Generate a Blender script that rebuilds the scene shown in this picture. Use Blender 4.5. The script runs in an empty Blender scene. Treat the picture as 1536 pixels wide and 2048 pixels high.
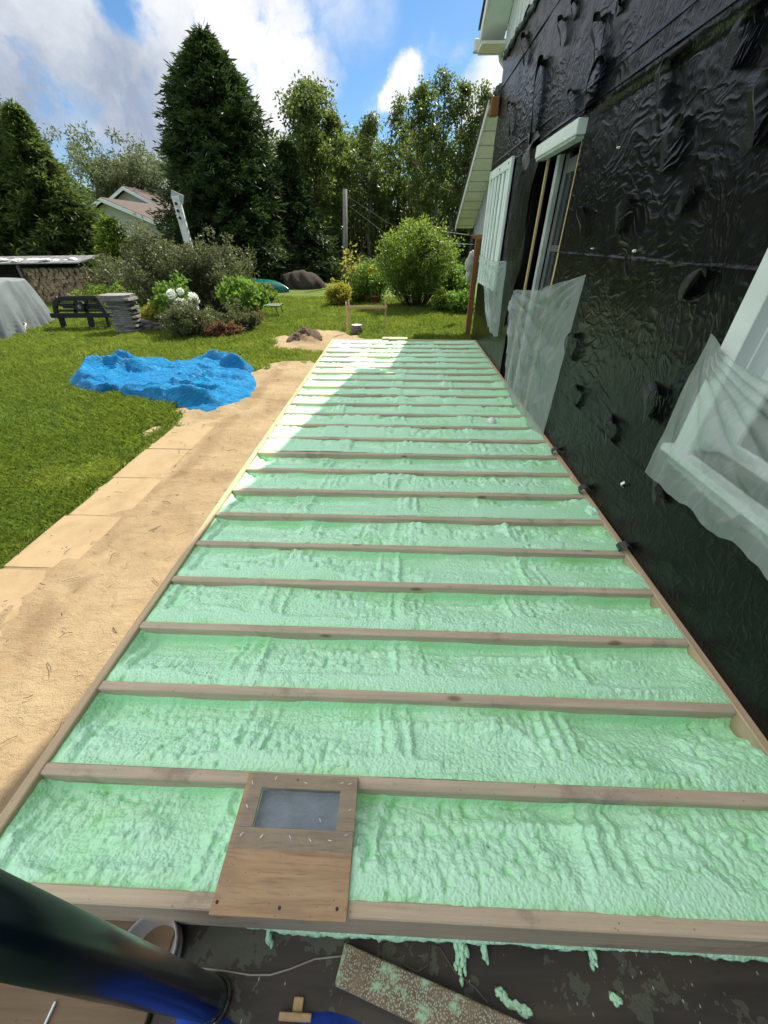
import bpy, math, random
import numpy as np
from mathutils import Vector
R = math.radians
rng = np.random.default_rng(7)
random.seed(7)
C = bpy.context.scene.collection
SC = bpy.context.scene
# ------------------------------------------------------------------ camera
CAMH = 1.5                    # deck joist tops are z = 0; lawn is z = G
G = -0.30
FPX, CX, CY = 769.0, 768.0, 1024.0
PITCH, YAW = R(35.375), R(2.186)
cam = bpy.data.cameras.new('camera'); camo = bpy.data.objects.new('camera', cam); C.objects.link(camo)
camo.location = (0, 0, CAMH); camo.rotation_euler = (math.pi/2 - PITCH, 0, YAW)
cam.sensor_fit = 'HORIZONTAL'; cam.sensor_width = 36; cam.lens = FPX/1536*36
cam.clip_start = 0.02; cam.clip_end = 2000
SC.camera = camo
_fh = np.array([-math.sin(YAW), math.cos(YAW), 0]); _r = np.array([math.cos(YAW), math.sin(YAW), 0])
_fw = _fh*math.cos(PITCH) + np.array([0, 0, -math.sin(PITCH)]); _up = np.cross(_r, _fw); _C = np.array([0, 0, CAMH])
def ray(x, y): return _fw + _r*(x-CX)/FPX - _up*(y-CY)/FPX
def onz(x, y, z=0.0): d = ray(x, y); return _C + d*(z-CAMH)/d[2]
def onx(x, y, X): d = ray(x, y); return _C + d*X/d[0]
def at(x, y, Y): d = ray(x, y); return _C + d*Y/d[1]
# ------------------------------------------------------------------ light, sky, exposure
SUNV = Vector((.42, .77, 1.0)).normalized()
EL = math.asin(SUNV.z); AZ = math.atan2(SUNV.x, SUNV.y)
SKY_S, SUN_S, EXPO = 0.06, 4.3, 1.0
sun = bpy.data.lights.new('sun', 'SUN'); suno = bpy.data.objects.new('sun', sun); C.objects.link(suno)
sun.energy = SUN_S; sun.angle = R(0.5); sun.color = (1.0, .93, .80)
suno.rotation_euler = SUNV.to_track_quat('Z', 'Y').to_euler(); suno.location = (8, 12, 20)
vs = SC.view_settings
vs.view_transform = 'Standard'; vs.look = 'None'; vs.exposure = EXPO; vs.gamma = 1; vs.use_curve_mapping = False

class NT:
    """small helper to write node trees"""
    def __init__(s, nt): s.nt = nt; s.n = nt.nodes; s.l = nt.links
    def new(s, typ, **kw):
        n = s.n.new(typ)
        for k, v in kw.items():
            if k.startswith('_'): setattr(n, k[1:], v)
        return n
    def set(s, n, key, v):
        if v is None: return
        if hasattr(v, 'is_output') or isinstance(v, bpy.types.NodeSocket): s.l.new(v, n.inputs[key])
        else: n.inputs[key].default_value = v
    def math(s, op, a, b=None, c=None, clamp=False):
        n = s.n.new('ShaderNodeMath'); n.operation = op; n.use_clamp = clamp
        s.set(n, 0, a); s.set(n, 1, b); s.set(n, 2, c); return n.outputs[0]
    def vm(s, op, a, b=None):
        n = s.n.new('ShaderNodeVectorMath'); n.operation = op; s.set(n, 0, a); s.set(n, 1, b)
        return n.outputs['Value'] if op in ('LENGTH', 'DOT_PRODUCT', 'DISTANCE') else n.outputs[0]
    def mix(s, f, a, b, blend='MIX'):
        n = s.n.new('ShaderNodeMix'); n.data_type = 'RGBA'; n.blend_type = blend
        s.set(n, 0, f); s.set(n, 6, a if not isinstance(a, tuple) else col(a)); s.set(n, 7, b if not isinstance(b, tuple) else col(b)); return n.outputs[2]
    def noise(s, vec, scale, detail=4, rough=.5, dist=0, typ=None):
        n = s.n.new('ShaderNodeTexNoise'); 
        if typ: n.noise_type = typ
        s.set(n, 'Vector', vec); s.set(n, 'Scale', scale); s.set(n, 'Detail', detail); s.set(n, 'Roughness', rough); s.set(n, 'Distortion', dist)
        return n.outputs[0]
    def vor(s, vec, scale, feat='F1', smooth=None):
        n = s.n.new('ShaderNodeTexVoronoi'); n.feature = feat; s.set(n, 'Vector', vec); s.set(n, 'Scale', scale)
        if smooth is not None: s.set(n, 'Smoothness', smooth)
        return n.outputs[0]
    def ramp(s, f, stops):
        n = s.n.new('ShaderNodeValToRGB'); s.set(n, 0, f); e = n.color_ramp.elements
        while len(e) < len(stops): e.new(.5)
        for i, (p, c) in enumerate(stops): e[i].position = p; e[i].color = col(c)
        return n.outputs[0]
    def mr(s, v, a, b, c=0, d=1, smooth=False):
        n = s.n.new('ShaderNodeMapRange'); n.interpolation_type = 'SMOOTHSTEP' if smooth else 'LINEAR'
        s.set(n, 0, v); s.set(n, 1, a); s.set(n, 2, b); s.set(n, 3, c); s.set(n, 4, d); return n.outputs[0]
    def scale(s, vec, sc, rot=(0, 0, 0)):
        n = s.n.new('ShaderNodeMapping'); s.set(n, 0, vec); n.inputs['Scale'].default_value = sc; n.inputs['Rotation'].default_value = rot; return n.outputs[0]
    def pos(s): return s.n.new('ShaderNodeNewGeometry').outputs['Position']
    def obj(s): return s.n.new('ShaderNodeTexCoord').outputs['Object']
    def attr(s, name): n = s.n.new('ShaderNodeAttribute'); n.attribute_name = name; return n.outputs['Fac']
    def bump(s, h, strength=.5, dist=.01, normal=None):
        n = s.n.new('ShaderNodeBump'); s.set(n, 'Height', h); s.set(n, 'Strength', strength); s.set(n, 'Distance', dist); s.set(n, 'Normal', normal); return n.outputs[0]
def col(c): return (c[0], c[1], c[2], 1.0) if len(c) == 3 else c

world = bpy.data.worlds.new('World'); SC.world = world; world.use_nodes = True
w = NT(world.node_tree); bg = w.n['Background']
sky = w.n.new('ShaderNodeTexSky'); sky.sky_type = 'NISHITA'; sky.sun_disc = False
sky.sun_elevation = EL; sky.sun_rotation = AZ; sky.air_density = 1.0; sky.dust_density = .6; sky.ozone_density = 1.6
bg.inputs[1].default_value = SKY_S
D = w.n.new('ShaderNodeTexCoord').outputs['Generated']
def ndir(x, y): d = ray(x, y); return tuple(d/np.linalg.norm(d))
warp = w.n.new('ShaderNodeTexNoise'); w.set(warp, 'Vector', D); w.set(warp, 'Scale', 5.0); w.set(warp, 'Detail', 6); w.set(warp, 'Roughness', .62)
wv = w.vm('MULTIPLY', w.vm('SUBTRACT', warp.outputs[1], (.5, .5, .5)), (.17, .17, .15))
DW = w.vm('ADD', D, wv)
def blob(x, y, rad, amp=1.0, soft=.55):
    d = w.vm('DISTANCE', DW, ndir(x, y)); return w.mr(d, rad*soft, rad, amp, 0, True)
def chain(lst):
    o = lst[0]
    for b in lst[1:]: o = w.math('MAXIMUM', o, b)
    return o
cum = [blob(40, 40, .20), blob(-160, 150, .32), blob(150, 190, .20), blob(330, 120, .17), blob(450, 60, .13), blob(480, 140, .15), blob(570, 115, .10), blob(545, 70, .09),
       blob(60, 280, .14), blob(330, 285, .11), blob(225, 265, .08), blob(815, 150, .045), blob(785, 180, .03), blob(1010, 190, .09), blob(-300, 330, .4), blob(690, -30, .09, .55, .1), blob(420, 330, .12), blob(-100, -250, .35), blob(-700, 0, .7),
       blob(1700, 200, .5), blob(640, 330, .09, .7, .2)]
wisp = [blob(850, 100, .05, .42, .0), blob(905, 103, .035, .35, .0), blob(755, 195, .035, .5, .0), blob(660, 90, .03, .6, .0), blob(735, 255, .03, .5, .0)]
cov = chain(cum); wsp = chain(wisp)
n1 = w.noise(DW, 7.0, 9, .58); n2 = w.noise(D, 3.2, 7, .6, .4)
fill_clouds = w.mr(w.noise(w.scale(D, (1, 1, 2.4)), 2.2, 7, .6), .40, .56, 0, .92, True)     # added clouds out of view, overhead and behind, to fill the shade
behind = w.math('MAXIMUM', w.mr(w.vm('DOT_PRODUCT', D, (-.25, -.10, .96)), .42, .80, 0, 1, True), w.mr(w.vm('DOT_PRODUCT', D, tuple(_fh)), -.5, 0, .42, 0, True))  # mask of the added fill clouds: mainly overhead, weaker behind the camera
alpha = w.math('MULTIPLY', cov, w.mr(n1, .30, .47, .0, 1, True))
alpha = w.math('MAXIMUM', alpha, w.math('MULTIPLY', wsp, w.mr(w.noise(DW, 14, 6, .6), .38, .62, 0, 1, True)))
hole = w.mr(w.vm('DISTANCE', DW, ndir(222, 12)), .02, .05, 0, 1, True)
hole2 = w.mr(w.vm('DISTANCE', DW, ndir(172, 322)), .02, .07, .15, 1, True)
alpha = w.math('MULTIPLY', alpha, w.math('MULTIPLY', hole, hole2))
alpha = w.math('MAXIMUM', alpha, w.math('MULTIPLY', fill_clouds, behind))
# grey undersides
dark = chain([blob(35, 205, .15, .95, .05), blob(245, 215, .17, .9, .05), blob(150, 215, .16, .6, .0), blob(290, 150, .10, .35, .0), blob(130, 70, .10, .35, .0), blob(-250, 200, .3, .8, .2)])
sh = w.math('MULTIPLY', dark, w.mr(n2, .30, .56, .25, 1, True))
sh = w.math('ADD', sh, w.mr(w.noise(DW, 9, 8, .62), .42, .72, 0, .38), clamp=True)
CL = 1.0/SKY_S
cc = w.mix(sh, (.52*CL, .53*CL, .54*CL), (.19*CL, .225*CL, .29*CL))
cc = w.mix(behind, cc, (1.22*CL, 1.18*CL, 1.10*CL))      # added unseen clouds made bright to lift the shaded deck
skyc = w.mix(1.0, sky.outputs[0], (.58, .86, 1.10), 'MULTIPLY')
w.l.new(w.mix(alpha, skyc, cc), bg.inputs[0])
world.cycles.sampling_method = 'MANUAL'; world.cycles.sample_map_resolution = 1024
cy = SC.cycles
cy.max_bounces = 8; cy.transparent_max_bounces = 16; cy.diffuse_bounces = 3; cy.glossy_bounces = 3; cy.transmission_bounces = 4
cy.use_denoising = True; cy.sample_clamp_indirect = 6; cy.caustics_reflective = False; cy.caustics_refractive = False

# ------------------------------------------------------------------ object helpers
def wl(o):
    v = Vector((0, 0, 0))
    while o: v += o.location; o = o.parent
    return v
def tag(o, label=None, cat=None, group=None, kind=None):
    for k, v in (('label', label), ('category', cat), ('group', group), ('kind', kind)):
        if v: o[k] = v
    return o
def thing(name, label, cat, loc=(0, 0, 0), group=None):
    o = bpy.data.objects.new(name, None); C.objects.link(o); o.location = loc; o.empty_display_size = .1
    return tag(o, label, cat, group)
def npmesh(name, v, f, mat, parent=None, smooth=False, attrs=None, base=None):
    """v Nx3 world coordinates, f MxK (one K) or list of lists"""
    v = np.asarray(v, dtype=np.float64)
    off = np.array(wl(parent)) if parent else (np.array(base) if base is not None else np.zeros(3))
    me = bpy.data.meshes.new(name)
    if isinstance(f, np.ndarray):
        m, k = f.shape
        me.vertices.add(len(v)); me.vertices.foreach_set('co', (v-off).astype(np.float32).ravel())
        me.loops.add(m*k); me.loops.foreach_set('vertex_index', f.astype(np.int32).ravel())
        me.polygons.add(m); me.polygons.foreach_set('loop_start', np.arange(0, m*k, k, dtype=np.int32))
        me.update(calc_edges=True)
    else:
        me.from_pydata([tuple(p) for p in (v-off)], [], f)
    if smooth: me.polygons.foreach_set('use_smooth', np.ones(len(me.polygons), dtype=bool))
    for k, a in (attrs or {}).items():
        dom = 'POINT' if len(a) == len(v) else 'FACE'
        at_ = me.attributes.new(k, 'FLOAT', dom); at_.data.foreach_set('value', np.asarray(a, dtype=np.float32))
    me.materials.append(mat); me.validate()
    o = bpy.data.objects.new(name, me); C.objects.link(o)
    if parent: o.parent = parent
    elif base is not None: o.location = base
    return o
class MB:
    def __init__(s): s.v = []; s.f = []
    def add(s, vs, fs):
        n = len(s.v); s.v += [tuple(map(float, p)) for p in vs]; s.f += [[i+n for i in q] for q in fs]; return s
    def box(s, x0, x1, y0, y1, z0, z1, b=0.0):
        return s.obox(((x0+x1)/2, (y0+y1)/2, (z0+z1)/2), (1, 0, 0), (0, 1, 0), (0, 0, 1), (x1-x0)/2, (y1-y0)/2, (z1-z0)/2, b)
    def obox(s, c, u, v, w_, a, b_, c_, b=0.0):
        """oriented box with chamfered edges"""
        c, u, v, w_ = map(np.array, (c, u, v, w_)); c = c.astype(float)
        if b <= 0:
            P = [c+u*a*i+v*b_*j+w_*c_*k for k in (-1, 1) for j in (-1, 1) for i in (-1, 1)]
            return s.add(P, [[0, 2, 3, 1], [4, 5, 7, 6], [0, 1, 5, 4], [2, 6, 7, 3], [0, 4, 6, 2], [1, 3, 7, 5]])
        P = []; idx = {}
        for i in (-1, 1):
            for j in (-1, 1):
                for k in (-1, 1):
                    idx[i, j, k, 0] = len(P); P.append(c+u*a*i+v*(b_-b)*j+w_*(c_-b)*k)
                    idx[i, j, k, 1] = len(P); P.append(c+u*(a-b)*i+v*b_*j+w_*(c_-b)*k)
                    idx[i, j, k, 2] = len(P); P.append(c+u*(a-b)*i+v*(b_-b)*j+w_*c_*k)
        F = []
        for d in range(3):
            for sg in (-1, 1):
                o = [q for q in range(3) if q != d]; q = []
                for (p, r_) in ((-1, -1), (1, -1), (1, 1), (-1, 1)):
                    t = [0, 0, 0]; t[d] = sg; t[o[0]] = p; t[o[1]] = r_; q.append(idx[t[0], t[1], t[2], d])
                F.append(q)
        for d in range(3):          # edges along axis d
            o = [q for q in range(3) if q != d]
            for p in (-1, 1):
                for r_ in (-1, 1):
                    q = []
                    for e, ax in ((-1, o[0]), (1, o[0]), (1, o[1]), (-1, o[1])):
                        t = [0, 0, 0]; t[d] = e; t[o[0]] = p; t[o[1]] = r_; q.append(idx[t[0], t[1], t[2], ax])
                    F.append(q)
        for i in (-1, 1):
            for j in (-1, 1):
                for k in (-1, 1): F.append([idx[i, j, k, 0], idx[i, j, k, 1], idx[i, j, k, 2]])
        return s.add(P, F)
    def bar(s, p, q, wd, th, up=(0, 0, 1), b=0.0):
        p, q = np.array(p, float), np.array(q, float); d = q-p; L = np.linalg.norm(d); d /= L
        u = np.cross(d, np.array(up, float)); u /= np.linalg.norm(u); v = np.cross(u, d)
        return s.obox((p+q)/2, d, u, v, L/2, wd/2, th/2, b)
    def tube(s, pts, rad, n=8, cap=True):
        pts = [np.array(p, float) for p in pts]
        if np.isscalar(rad): rad = [rad]*len(pts)
        base = len(s.v); prev = None
        for i, p in enumerate(pts):
            d = pts[min(i+1, len(pts)-1)]-pts[max(i-1, 0)]; d = d/(np.linalg.norm(d)+1e-9)
            u = prev - d*np.dot(prev, d) if prev is not None else np.cross(d, (0.3, 0.9, 0.2) if abs(d[2]) > .9 else (0, 0, 1))
            u = u/(np.linalg.norm(u)+1e-9); prev = u; v = np.cross(d, u)
            for k in range(n):
                a = 2*math.pi*k/n; s.v.append(tuple(p+rad[i]*(u*math.cos(a)+v*math.sin(a))))
        for i in range(len(pts)-1):
            for k in range(n):
                s.f.append([base+i*n+k, base+i*n+(k+1) % n, base+(i+1)*n+(k+1) % n, base+(i+1)*n+k])
        if cap: s.f.append([base+k for k in range(n)][::-1]); s.f.append([base+(len(pts)-1)*n+k for k in range(n)])
        return s
    def lathe(s, c, prof, n=32, cap0=True, cap1=True):
        base = len(s.v); c = np.array(c, float)
        for (r, z) in prof:
            for k in range(n):
                a = 2*math.pi*k/n; s.v.append((c[0]+r*math.cos(a), c[1]+r*math.sin(a), c[2]+z))
        m = len(prof)
        for i in range(m-1):
            for k in range(n):
                s.f.append([base+i*n+k, base+i*n+(k+1) % n, base+(i+1)*n+(k+1) % n, base+(i+1)*n+k])
        if cap0: s.f.append([base+k for k in range(n)][::-1])
        if cap1: s.f.append([base+(m-1)*n+k for k in range(n)])
        return s
    def prism(s, poly, d):
        """polygon (3-D points) extruded by vector d"""
        n = len(poly); P = [np.array(p, float) for p in poly]; d = np.array(d, float)
        return s.add(P+[p+d for p in P], [list(range(n))[::-1], list(range(n, 2*n))]+[[i, (i+1) % n, n+(i+1) % n, n+i] for i in range(n)])
    def build(s, name, mat, parent=None, smooth=False, base=None):
        return npmesh(name, np.array(s.v), s.f, mat, parent, smooth, None, base)
def one(name, mb, mat, label, cat, base, group=None, smooth=False, local=False):
    """a thing that is one mesh; local: its points are given about the base, else in world coordinates"""
    if local: mb.v = [tuple(np.array(p)+np.array(base, float)) for p in mb.v]
    return tag(mb.build(name, mat, None, smooth, tuple(base)), label, cat, group)
def gridfaces(nx, ny):
    i = np.arange((nx-1)*(ny-1)); a = (i//(nx-1))*nx + i % (nx-1); return np.stack([a, a+1, a+nx+1, a+nx], 1)
# value noise / cellular noise
def hsh(ix, iy, k=0):
    h = (ix.astype(np.int64)*374761393 + iy.astype(np.int64)*668265263 + k*1442695041) & 0x7fffffff
    h = ((h ^ (h >> 13))*1274126177) & 0x7fffffff; h = h ^ (h >> 16)
    return (h & 0xffffff)/float(0xffffff)
def vn(x, y, k=0):
    ix, iy = np.floor(x), np.floor(y); fx, fy = x-ix, y-iy; fx = fx*fx*(3-2*fx); fy = fy*fy*(3-2*fy)
    a, b, c, d = hsh(ix, iy, k), hsh(ix+1, iy, k), hsh(ix, iy+1, k), hsh(ix+1, iy+1, k)
    return (a*(1-fx)+b*fx)*(1-fy)+(c*(1-fx)+d*fx)*fy
def fbm(x, y, k=0, oc=4):
    s, a, t = 0, .5, 0
    for i in range(oc): s = s+a*vn(x*2**i+17*i, y*2**i-9*i, k+i); t += a; a *= .5
    return s/t
def worley(x, y, k=0, jit=.9):
    ix, iy = np.floor(x), np.floor(y); f1 = np.full(np.shape(x), 9.0)
    for dx in (-1, 0, 1):
        for dy in (-1, 0, 1):
            cx_, cy_ = ix+dx, iy+dy
            px = cx_+.5+jit*(hsh(cx_, cy_, k)-.5); py = cy_+.5+jit*(hsh(cx_, cy_, k+5)-.5)
            f1 = np.minimum(f1, (px-x)**2+(py-y)**2)
    return np.sqrt(f1)
def sst(a, b, x): t = np.clip((x-a)/(b-a), 0, 1); return t*t*(3-2*t)

# ------------------------------------------------------------------ materials
def mat(name, fn, **kw):
    m = bpy.data.materials.new(name); m.use_nodes = True; t = NT(m.node_tree); b = t.n['Principled BSDF']
    fn(t, b)
    return m
def simple(name, c, rough=.6, metal=0, var=.25, sc=6, bump=.2, bd=.004, spec=.5):
    def fn(t, b):
        p = t.obj(); n = t.noise(p, sc, 5, .6)
        lo = tuple(x*(1-var) for x in c); hi = tuple(min(1, x*(1+var)) for x in c)
        t.set(b, 'Base Color', t.ramp(n, [(.3, lo), (.7, hi)])); t.set(b, 'Roughness', t.mr(n, .3, .7, max(0, rough-.1), min(1, rough+.1))); t.set(b, 'Metallic', metal)
        t.set(b, 'Specular IOR Level', spec)
        if bump: t.set(b, 'Normal', t.bump(t.noise(p, sc*8, 4, .6), bump, bd))
    return mat(name, fn)
def wood(name, c, dark=.55, axis=0, knots=True, rough=.75, gs=30, world_=True):
    """sawn timber: grain stretched along one axis, knots, handling dirt"""
    def fn(t, b):
        p = t.pos() if world_ else t.obj(); s = [gs, gs, gs]; s[axis] = 1.3
        q = t.scale(p, tuple(s)); g = t.noise(q, 1.0, 6, .65, .6); g2 = t.noise(t.scale(p, tuple(x*3.5 for x in s)), 1.0, 3, .6)
        lo = tuple(x*dark for x in c)
        c1 = t.mix(t.mr(g, .35, .68), c, tuple(x*.74 for x in c)); c1 = t.mix(t.mr(g2, .5, .75, 0, .45), c1, lo)
        dirt = t.mr(t.noise(p, 2.7, 5, .65), .45, .75, 0, .45); c1 = t.mix(dirt, c1, (c[0]*.62, c[1]*.62, c[2]*.66))
        if knots:
            ks = [7, 7, 7]; ks[axis] = 3.0
            k = t.vor(t.scale(p, tuple(ks)), 1.0); c1 = t.mix(t.mr(k, .05, .13, .85, 0, True), c1, (c[0]*.33, c[1]*.26, c[2]*.22))
        sp = t.vor(p, 34); c1 = t.mix(t.mr(sp, .05, .10, .6, 0), c1, (.05, .04, .03))
        if name.startswith('spruce'):
            st = t.noise(t.scale(p, (3, 3, 3)), 1.0, 6, .7); c1 = t.mix(t.mr(st, .56, .66, 0, .55), c1, (.17, .13, .10))
            ov = t.math('MULTIPLY', t.mr(t.noise(p, 4.3, 4, .6), .45, .65), t.math('LESS_THAN', t.vor(p, 260), .33)); c1 = t.mix(t.math('MULTIPLY', ov, .5), c1, (.42, .62, .42))
        t.set(b, 'Base Color', c1); t.set(b, 'Roughness', rough); t.set(b, 'Specular IOR Level', .25)
        t.set(b, 'Normal', t.bump(g, .35, .003, t.bump(g2, .2, .001)))
    return mat(name, fn)
M = {}
M['joist'] = wood('spruce_joist', (.57, .46, .34)); M['rim'] = wood('spruce_rim', (.60, .46, .29), axis=1); M['rimx'] = wood('spruce_front', (.58, .47, .33))
M['post'] = wood('stained_post', (.30, .14, .055), axis=2); M['stake'] = wood('raw_stake', (.62, .44, .24), axis=2, knots=False)
M['jamb'] = wood('raw_jamb', (.62, .46, .22), axis=2, knots=False); M['ply'] = None
def f_ply(t, b):
    p = t.pos(); g = t.noise(t.scale(p, (3, 26, 26)), 1.0, 6, .62, 1.4); g2 = t.noise(t.scale(p, (14, 150, 60)), 1.0, 3, .6)
    c = t.ramp(g, [(.25, (.27, .165, .08)), (.5, (.40, .26, .13)), (.75, (.48, .33, .18))])
    c = t.mix(t.mr(g2, .52, .72, 0, .5), c, (.15, .08, .04)); c = t.mix(t.mr(t.vor(p, 46), .05, .11, .7, 0), c, (.05, .03, .02))
    c = t.mix(t.mr(t.noise(p, 9, 4, .6), .5, .75, 0, .35), c, (.22, .17, .12))
    t.set(b, 'Base Color', c); t.set(b, 'Roughness', .55); t.set(b, 'Normal', t.bump(g, .25, .003))
M['ply'] = mat('plywood', f_ply)
def f_foam(t, b):
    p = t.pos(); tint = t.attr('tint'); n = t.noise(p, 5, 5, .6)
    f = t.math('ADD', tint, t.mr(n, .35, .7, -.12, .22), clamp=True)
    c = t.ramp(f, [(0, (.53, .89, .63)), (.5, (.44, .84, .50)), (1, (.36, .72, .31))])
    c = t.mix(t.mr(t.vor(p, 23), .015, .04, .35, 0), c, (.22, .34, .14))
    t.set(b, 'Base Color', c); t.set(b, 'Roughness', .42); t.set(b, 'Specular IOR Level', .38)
    b.inputs['Subsurface Weight'].default_value = 0.0
    v1 = t.vor(t.vm('ADD', p, t.vm('MULTIPLY', wn(t, p, 30), (.012, .012, .012))), 95, 'SMOOTH_F1', .35); n3 = t.noise(p, 260, 2, .5)
    h = t.math('ADD', t.math('MULTIPLY', v1, -1.0), t.math('MULTIPLY', n3, .25))
    t.set(b, 'Normal', t.bump(h, .60, .007))
def wn(t, p, s):
    n = t.n.new('ShaderNodeTexNoise'); t.set(n, 'Vector', p); t.set(n, 'Scale', s); t.set(n, 'Detail', 2); return t.vm('SUBTRACT', n.outputs[1], (.5, .5, .5))
M['foam'] = mat('spray_foam', f_foam)
def f_wrap(t, b):
    p = t.pos(); q = t.scale(p, (1, 1.0, 1.0))
    wv_ = t.vm('MULTIPLY', wn(t, q, 2.3), (.28, .28, .28)); pw = t.vm('ADD', q, wv_)
    den = t.mr(t.noise(q, 1.1, 3, .6), .40, .62, .06, 1, True)
    r1 = t.noise(t.scale(pw, (1, 6.5, 15), (R(24), 0, 0)), 1.0, 1.5, .45, .35); r1 = t.math('SUBTRACT', 1.0, t.math('ABSOLUTE', t.math('MULTIPLY', t.math('SUBTRACT', r1, .5), 5.0)), clamp=True)
    r2 = t.noise(t.scale(pw, (1, 24, 15), (R(-15), 0, 0)), 1.0, 1.0, .4, .5); r2 = t.math('SUBTRACT', 1.0, t.math('ABSOLUTE', t.math('MULTIPLY', t.math('SUBTRACT', r2, .5), 5.0)), clamp=True)
    big = t.noise(t.scale(p, (1, 1.6, 3.4), (R(38), 0, 0)), 1.0, 3, .5, .6)
    h = t.math('ADD', t.math('MULTIPLY', t.math('POWER', r1, 1.5), den), t.math('MULTIPLY', t.math('MULTIPLY', t.math('POWER', r2, 1.6), .45), t.math('SUBTRACT', 1.1, den)))
    h = t.math('ADD', h, t.math('MULTIPLY', big, 1.6))
    dust = t.mr(t.noise(p, 3, 6, .7), .5, .8, 0, .5); sp = t.mr(t.vor(p, 16), .015, .04, .8, 0)
    c = t.mix(dust, (.003, .0035, .0035), (.009, .010, .0095)); c = t.mix(sp, c, (.12, .13, .12))
    t.set(b, 'Base Color', c); t.set(b, 'Roughness', t.mr(dust, 0, .5, .30, .44)); t.set(b, 'Specular IOR Level', .30)
    t.set(b, 'Normal', t.bump(h, .45, .011))
M['wrap'] = mat('black_building_wrap', f_wrap)
M['strap'] = simple('black_strap', (.026, .026, .028), .36, sc=20, bump=.3, bd=.004)
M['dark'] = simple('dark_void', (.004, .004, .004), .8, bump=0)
def f_siding(t, b):
    p = t.obj(); n = t.noise(p, 3, 5, .6); t.set(b, 'Base Color', t.ramp(n, [(.3, (.60, .64, .63)), (.7, (.74, .77, .76))])); t.set(b, 'Roughness', .45)
    t.set(b, 'Normal', t.bump(t.noise(p, 40, 3, .5), .08, .003))
M['white'] = mat('white_vinyl', f_siding)
M['cream'] = simple('cream_soffit', (.78, .74, .66), .5, var=.1, bump=.1)
M['trim'] = simple('white_trim', (.74, .80, .77), .42, var=.08, sc=4, bump=.06)
M['greytrim'] = simple('weathered_trim', (.36, .38, .38), .6, var=.2, sc=12)
M['roof'] = simple('brown_shingle', (.085, .058, .048), .9, var=.35, sc=40, bump=.5, bd=.02)
def f_glass(t, b):
    t.set(b, 'Base Color', col((.02, .025, .028))); t.set(b, 'Roughness', .06); t.set(b, 'Specular IOR Level', .6)
M['glass'] = mat('dark_glass', f_glass)
def plastic(name, c, op, rough=.18, sc=(6, 6, 6), streak=.4):
    def fn(t, b):
        p = t.pos(); q = t.vm('ADD', p, t.vm('MULTIPLY', wn(t, p, 4), (.2, .2, .2)))
        h = t.noise(t.scale(q, sc), 1.0, 3, .5, .5); h2 = t.noise(t.scale(q, (sc[0]*3, sc[1]*3, sc[2]*3)), 1.0, 2, .5)
        rg = t.math('SUBTRACT', 1.0, t.math('ABSOLUTE', t.math('MULTIPLY', t.math('SUBTRACT', h, .5), 9.0)), clamp=True)
        hh = t.math('ADD', t.math('MULTIPLY', rg, .5), t.math('MULTIPLY', h2, .35))
        n = t.bump(hh, .35, .008)
        tr = t.n.new('ShaderNodeBsdfTransparent'); tr.inputs[0].default_value = col((.93, .97, .95))
        t.set(b, 'Base Color', col(c)); t.set(b, 'Roughness', rough); t.set(b, 'Normal', n); t.set(b, 'Specular IOR Level', .6)
        tl = t.n.new('ShaderNodeBsdfTranslucent'); tl.inputs[0].default_value = col(c)
        m1 = t.n.new('ShaderNodeMixShader'); m1.inputs[0].default_value = .35; t.l.new(b.outputs[0], m1.inputs[1]); t.l.new(tl.outputs[0], m1.inputs[2])
        m2 = t.n.new('ShaderNodeMixShader'); t.l.new(t.math('ADD', op, t.math('MULTIPLY', t.math('POWER', rg, 5.0), streak), clamp=True), m2.inputs[0])
        t.l.new(tr.outputs[0], m2.inputs[1]); t.l.new(m1.outputs[0], m2.inputs[2])
        t.l.new(m2.outputs[0], t.n['Material Output'].inputs[0])
    return mat(name, fn)
M['sheet'] = plastic('clear_poly_sheet', (.70, .78, .74), .42, sc=(4, 13, 2.0), streak=.07)
M['sheet2'] = plastic('hatch_poly', (.45, .47, .50), .22, .16, sc=(9, 16, 9), streak=.16)
def f_tarp(t, b):
    p = t.obj(); c = t.mix(t.mr(t.noise(p, 2.5, 4, .6), .35, .7), (.002, .165, .40), (.004, .22, .47))
    t.set(b, 'Base Color', c); t.set(b, 'Roughness', .45); t.set(b, 'Specular IOR Level', .16)
    r = t.noise(p, 7, 5, .6, 1.5); rg = t.math('SUBTRACT', 1.0, t.math('ABSOLUTE', t.math('MULTIPLY', t.math('SUBTRACT', r, .5), 6.0)), clamp=True)
    t.set(b, 'Normal', t.bump(rg, .9, .022))
M['tarp'] = mat('blue_tarp', f_tarp)
def f_sand(t, b):
    p = t.pos(); n = t.noise(p, 1.6, 6, .62); f = t.noise(p, 190, 3, .6); m = t.noise(p, 14, 6, .66, .6)
    c = t.ramp(n, [(.3, (.28, .205, .118)), (.55, (.35, .265, .155)), (.75, (.40, .315, .19))])
    damp = t.attr('damp'); c = t.mix(damp, c, (.22, .15, .085))
    c = t.mix(t.mr(f, .45, .8, 0, .4), c, (.28, .19, .11)); c = t.mix(t.mr(m, .56, .72, 0, .4), c, (.27, .185, .10))
    t.set(b, 'Base Color', c); t.set(b, 'Roughness', .95); t.set(b, 'Specular IOR Level', .15)
    st = t.noise(t.scale(p, (9, 26, 9), (0, 0, R(35))), 1.0, 5, .7, 1.2); c = t.mix(t.mr(st, .60, .72, 0, .22), c, (.24, .16, .085)); t.set(b, 'Base Color', c)
    t.set(b, 'Normal', t.bump(t.math('ADD', t.math('ADD', m, t.math('MULTIPLY', st, .4)), t.math('MULTIPLY', f, .3)), .9, .025))
M['sand'] = mat('sand', f_sand)
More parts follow.
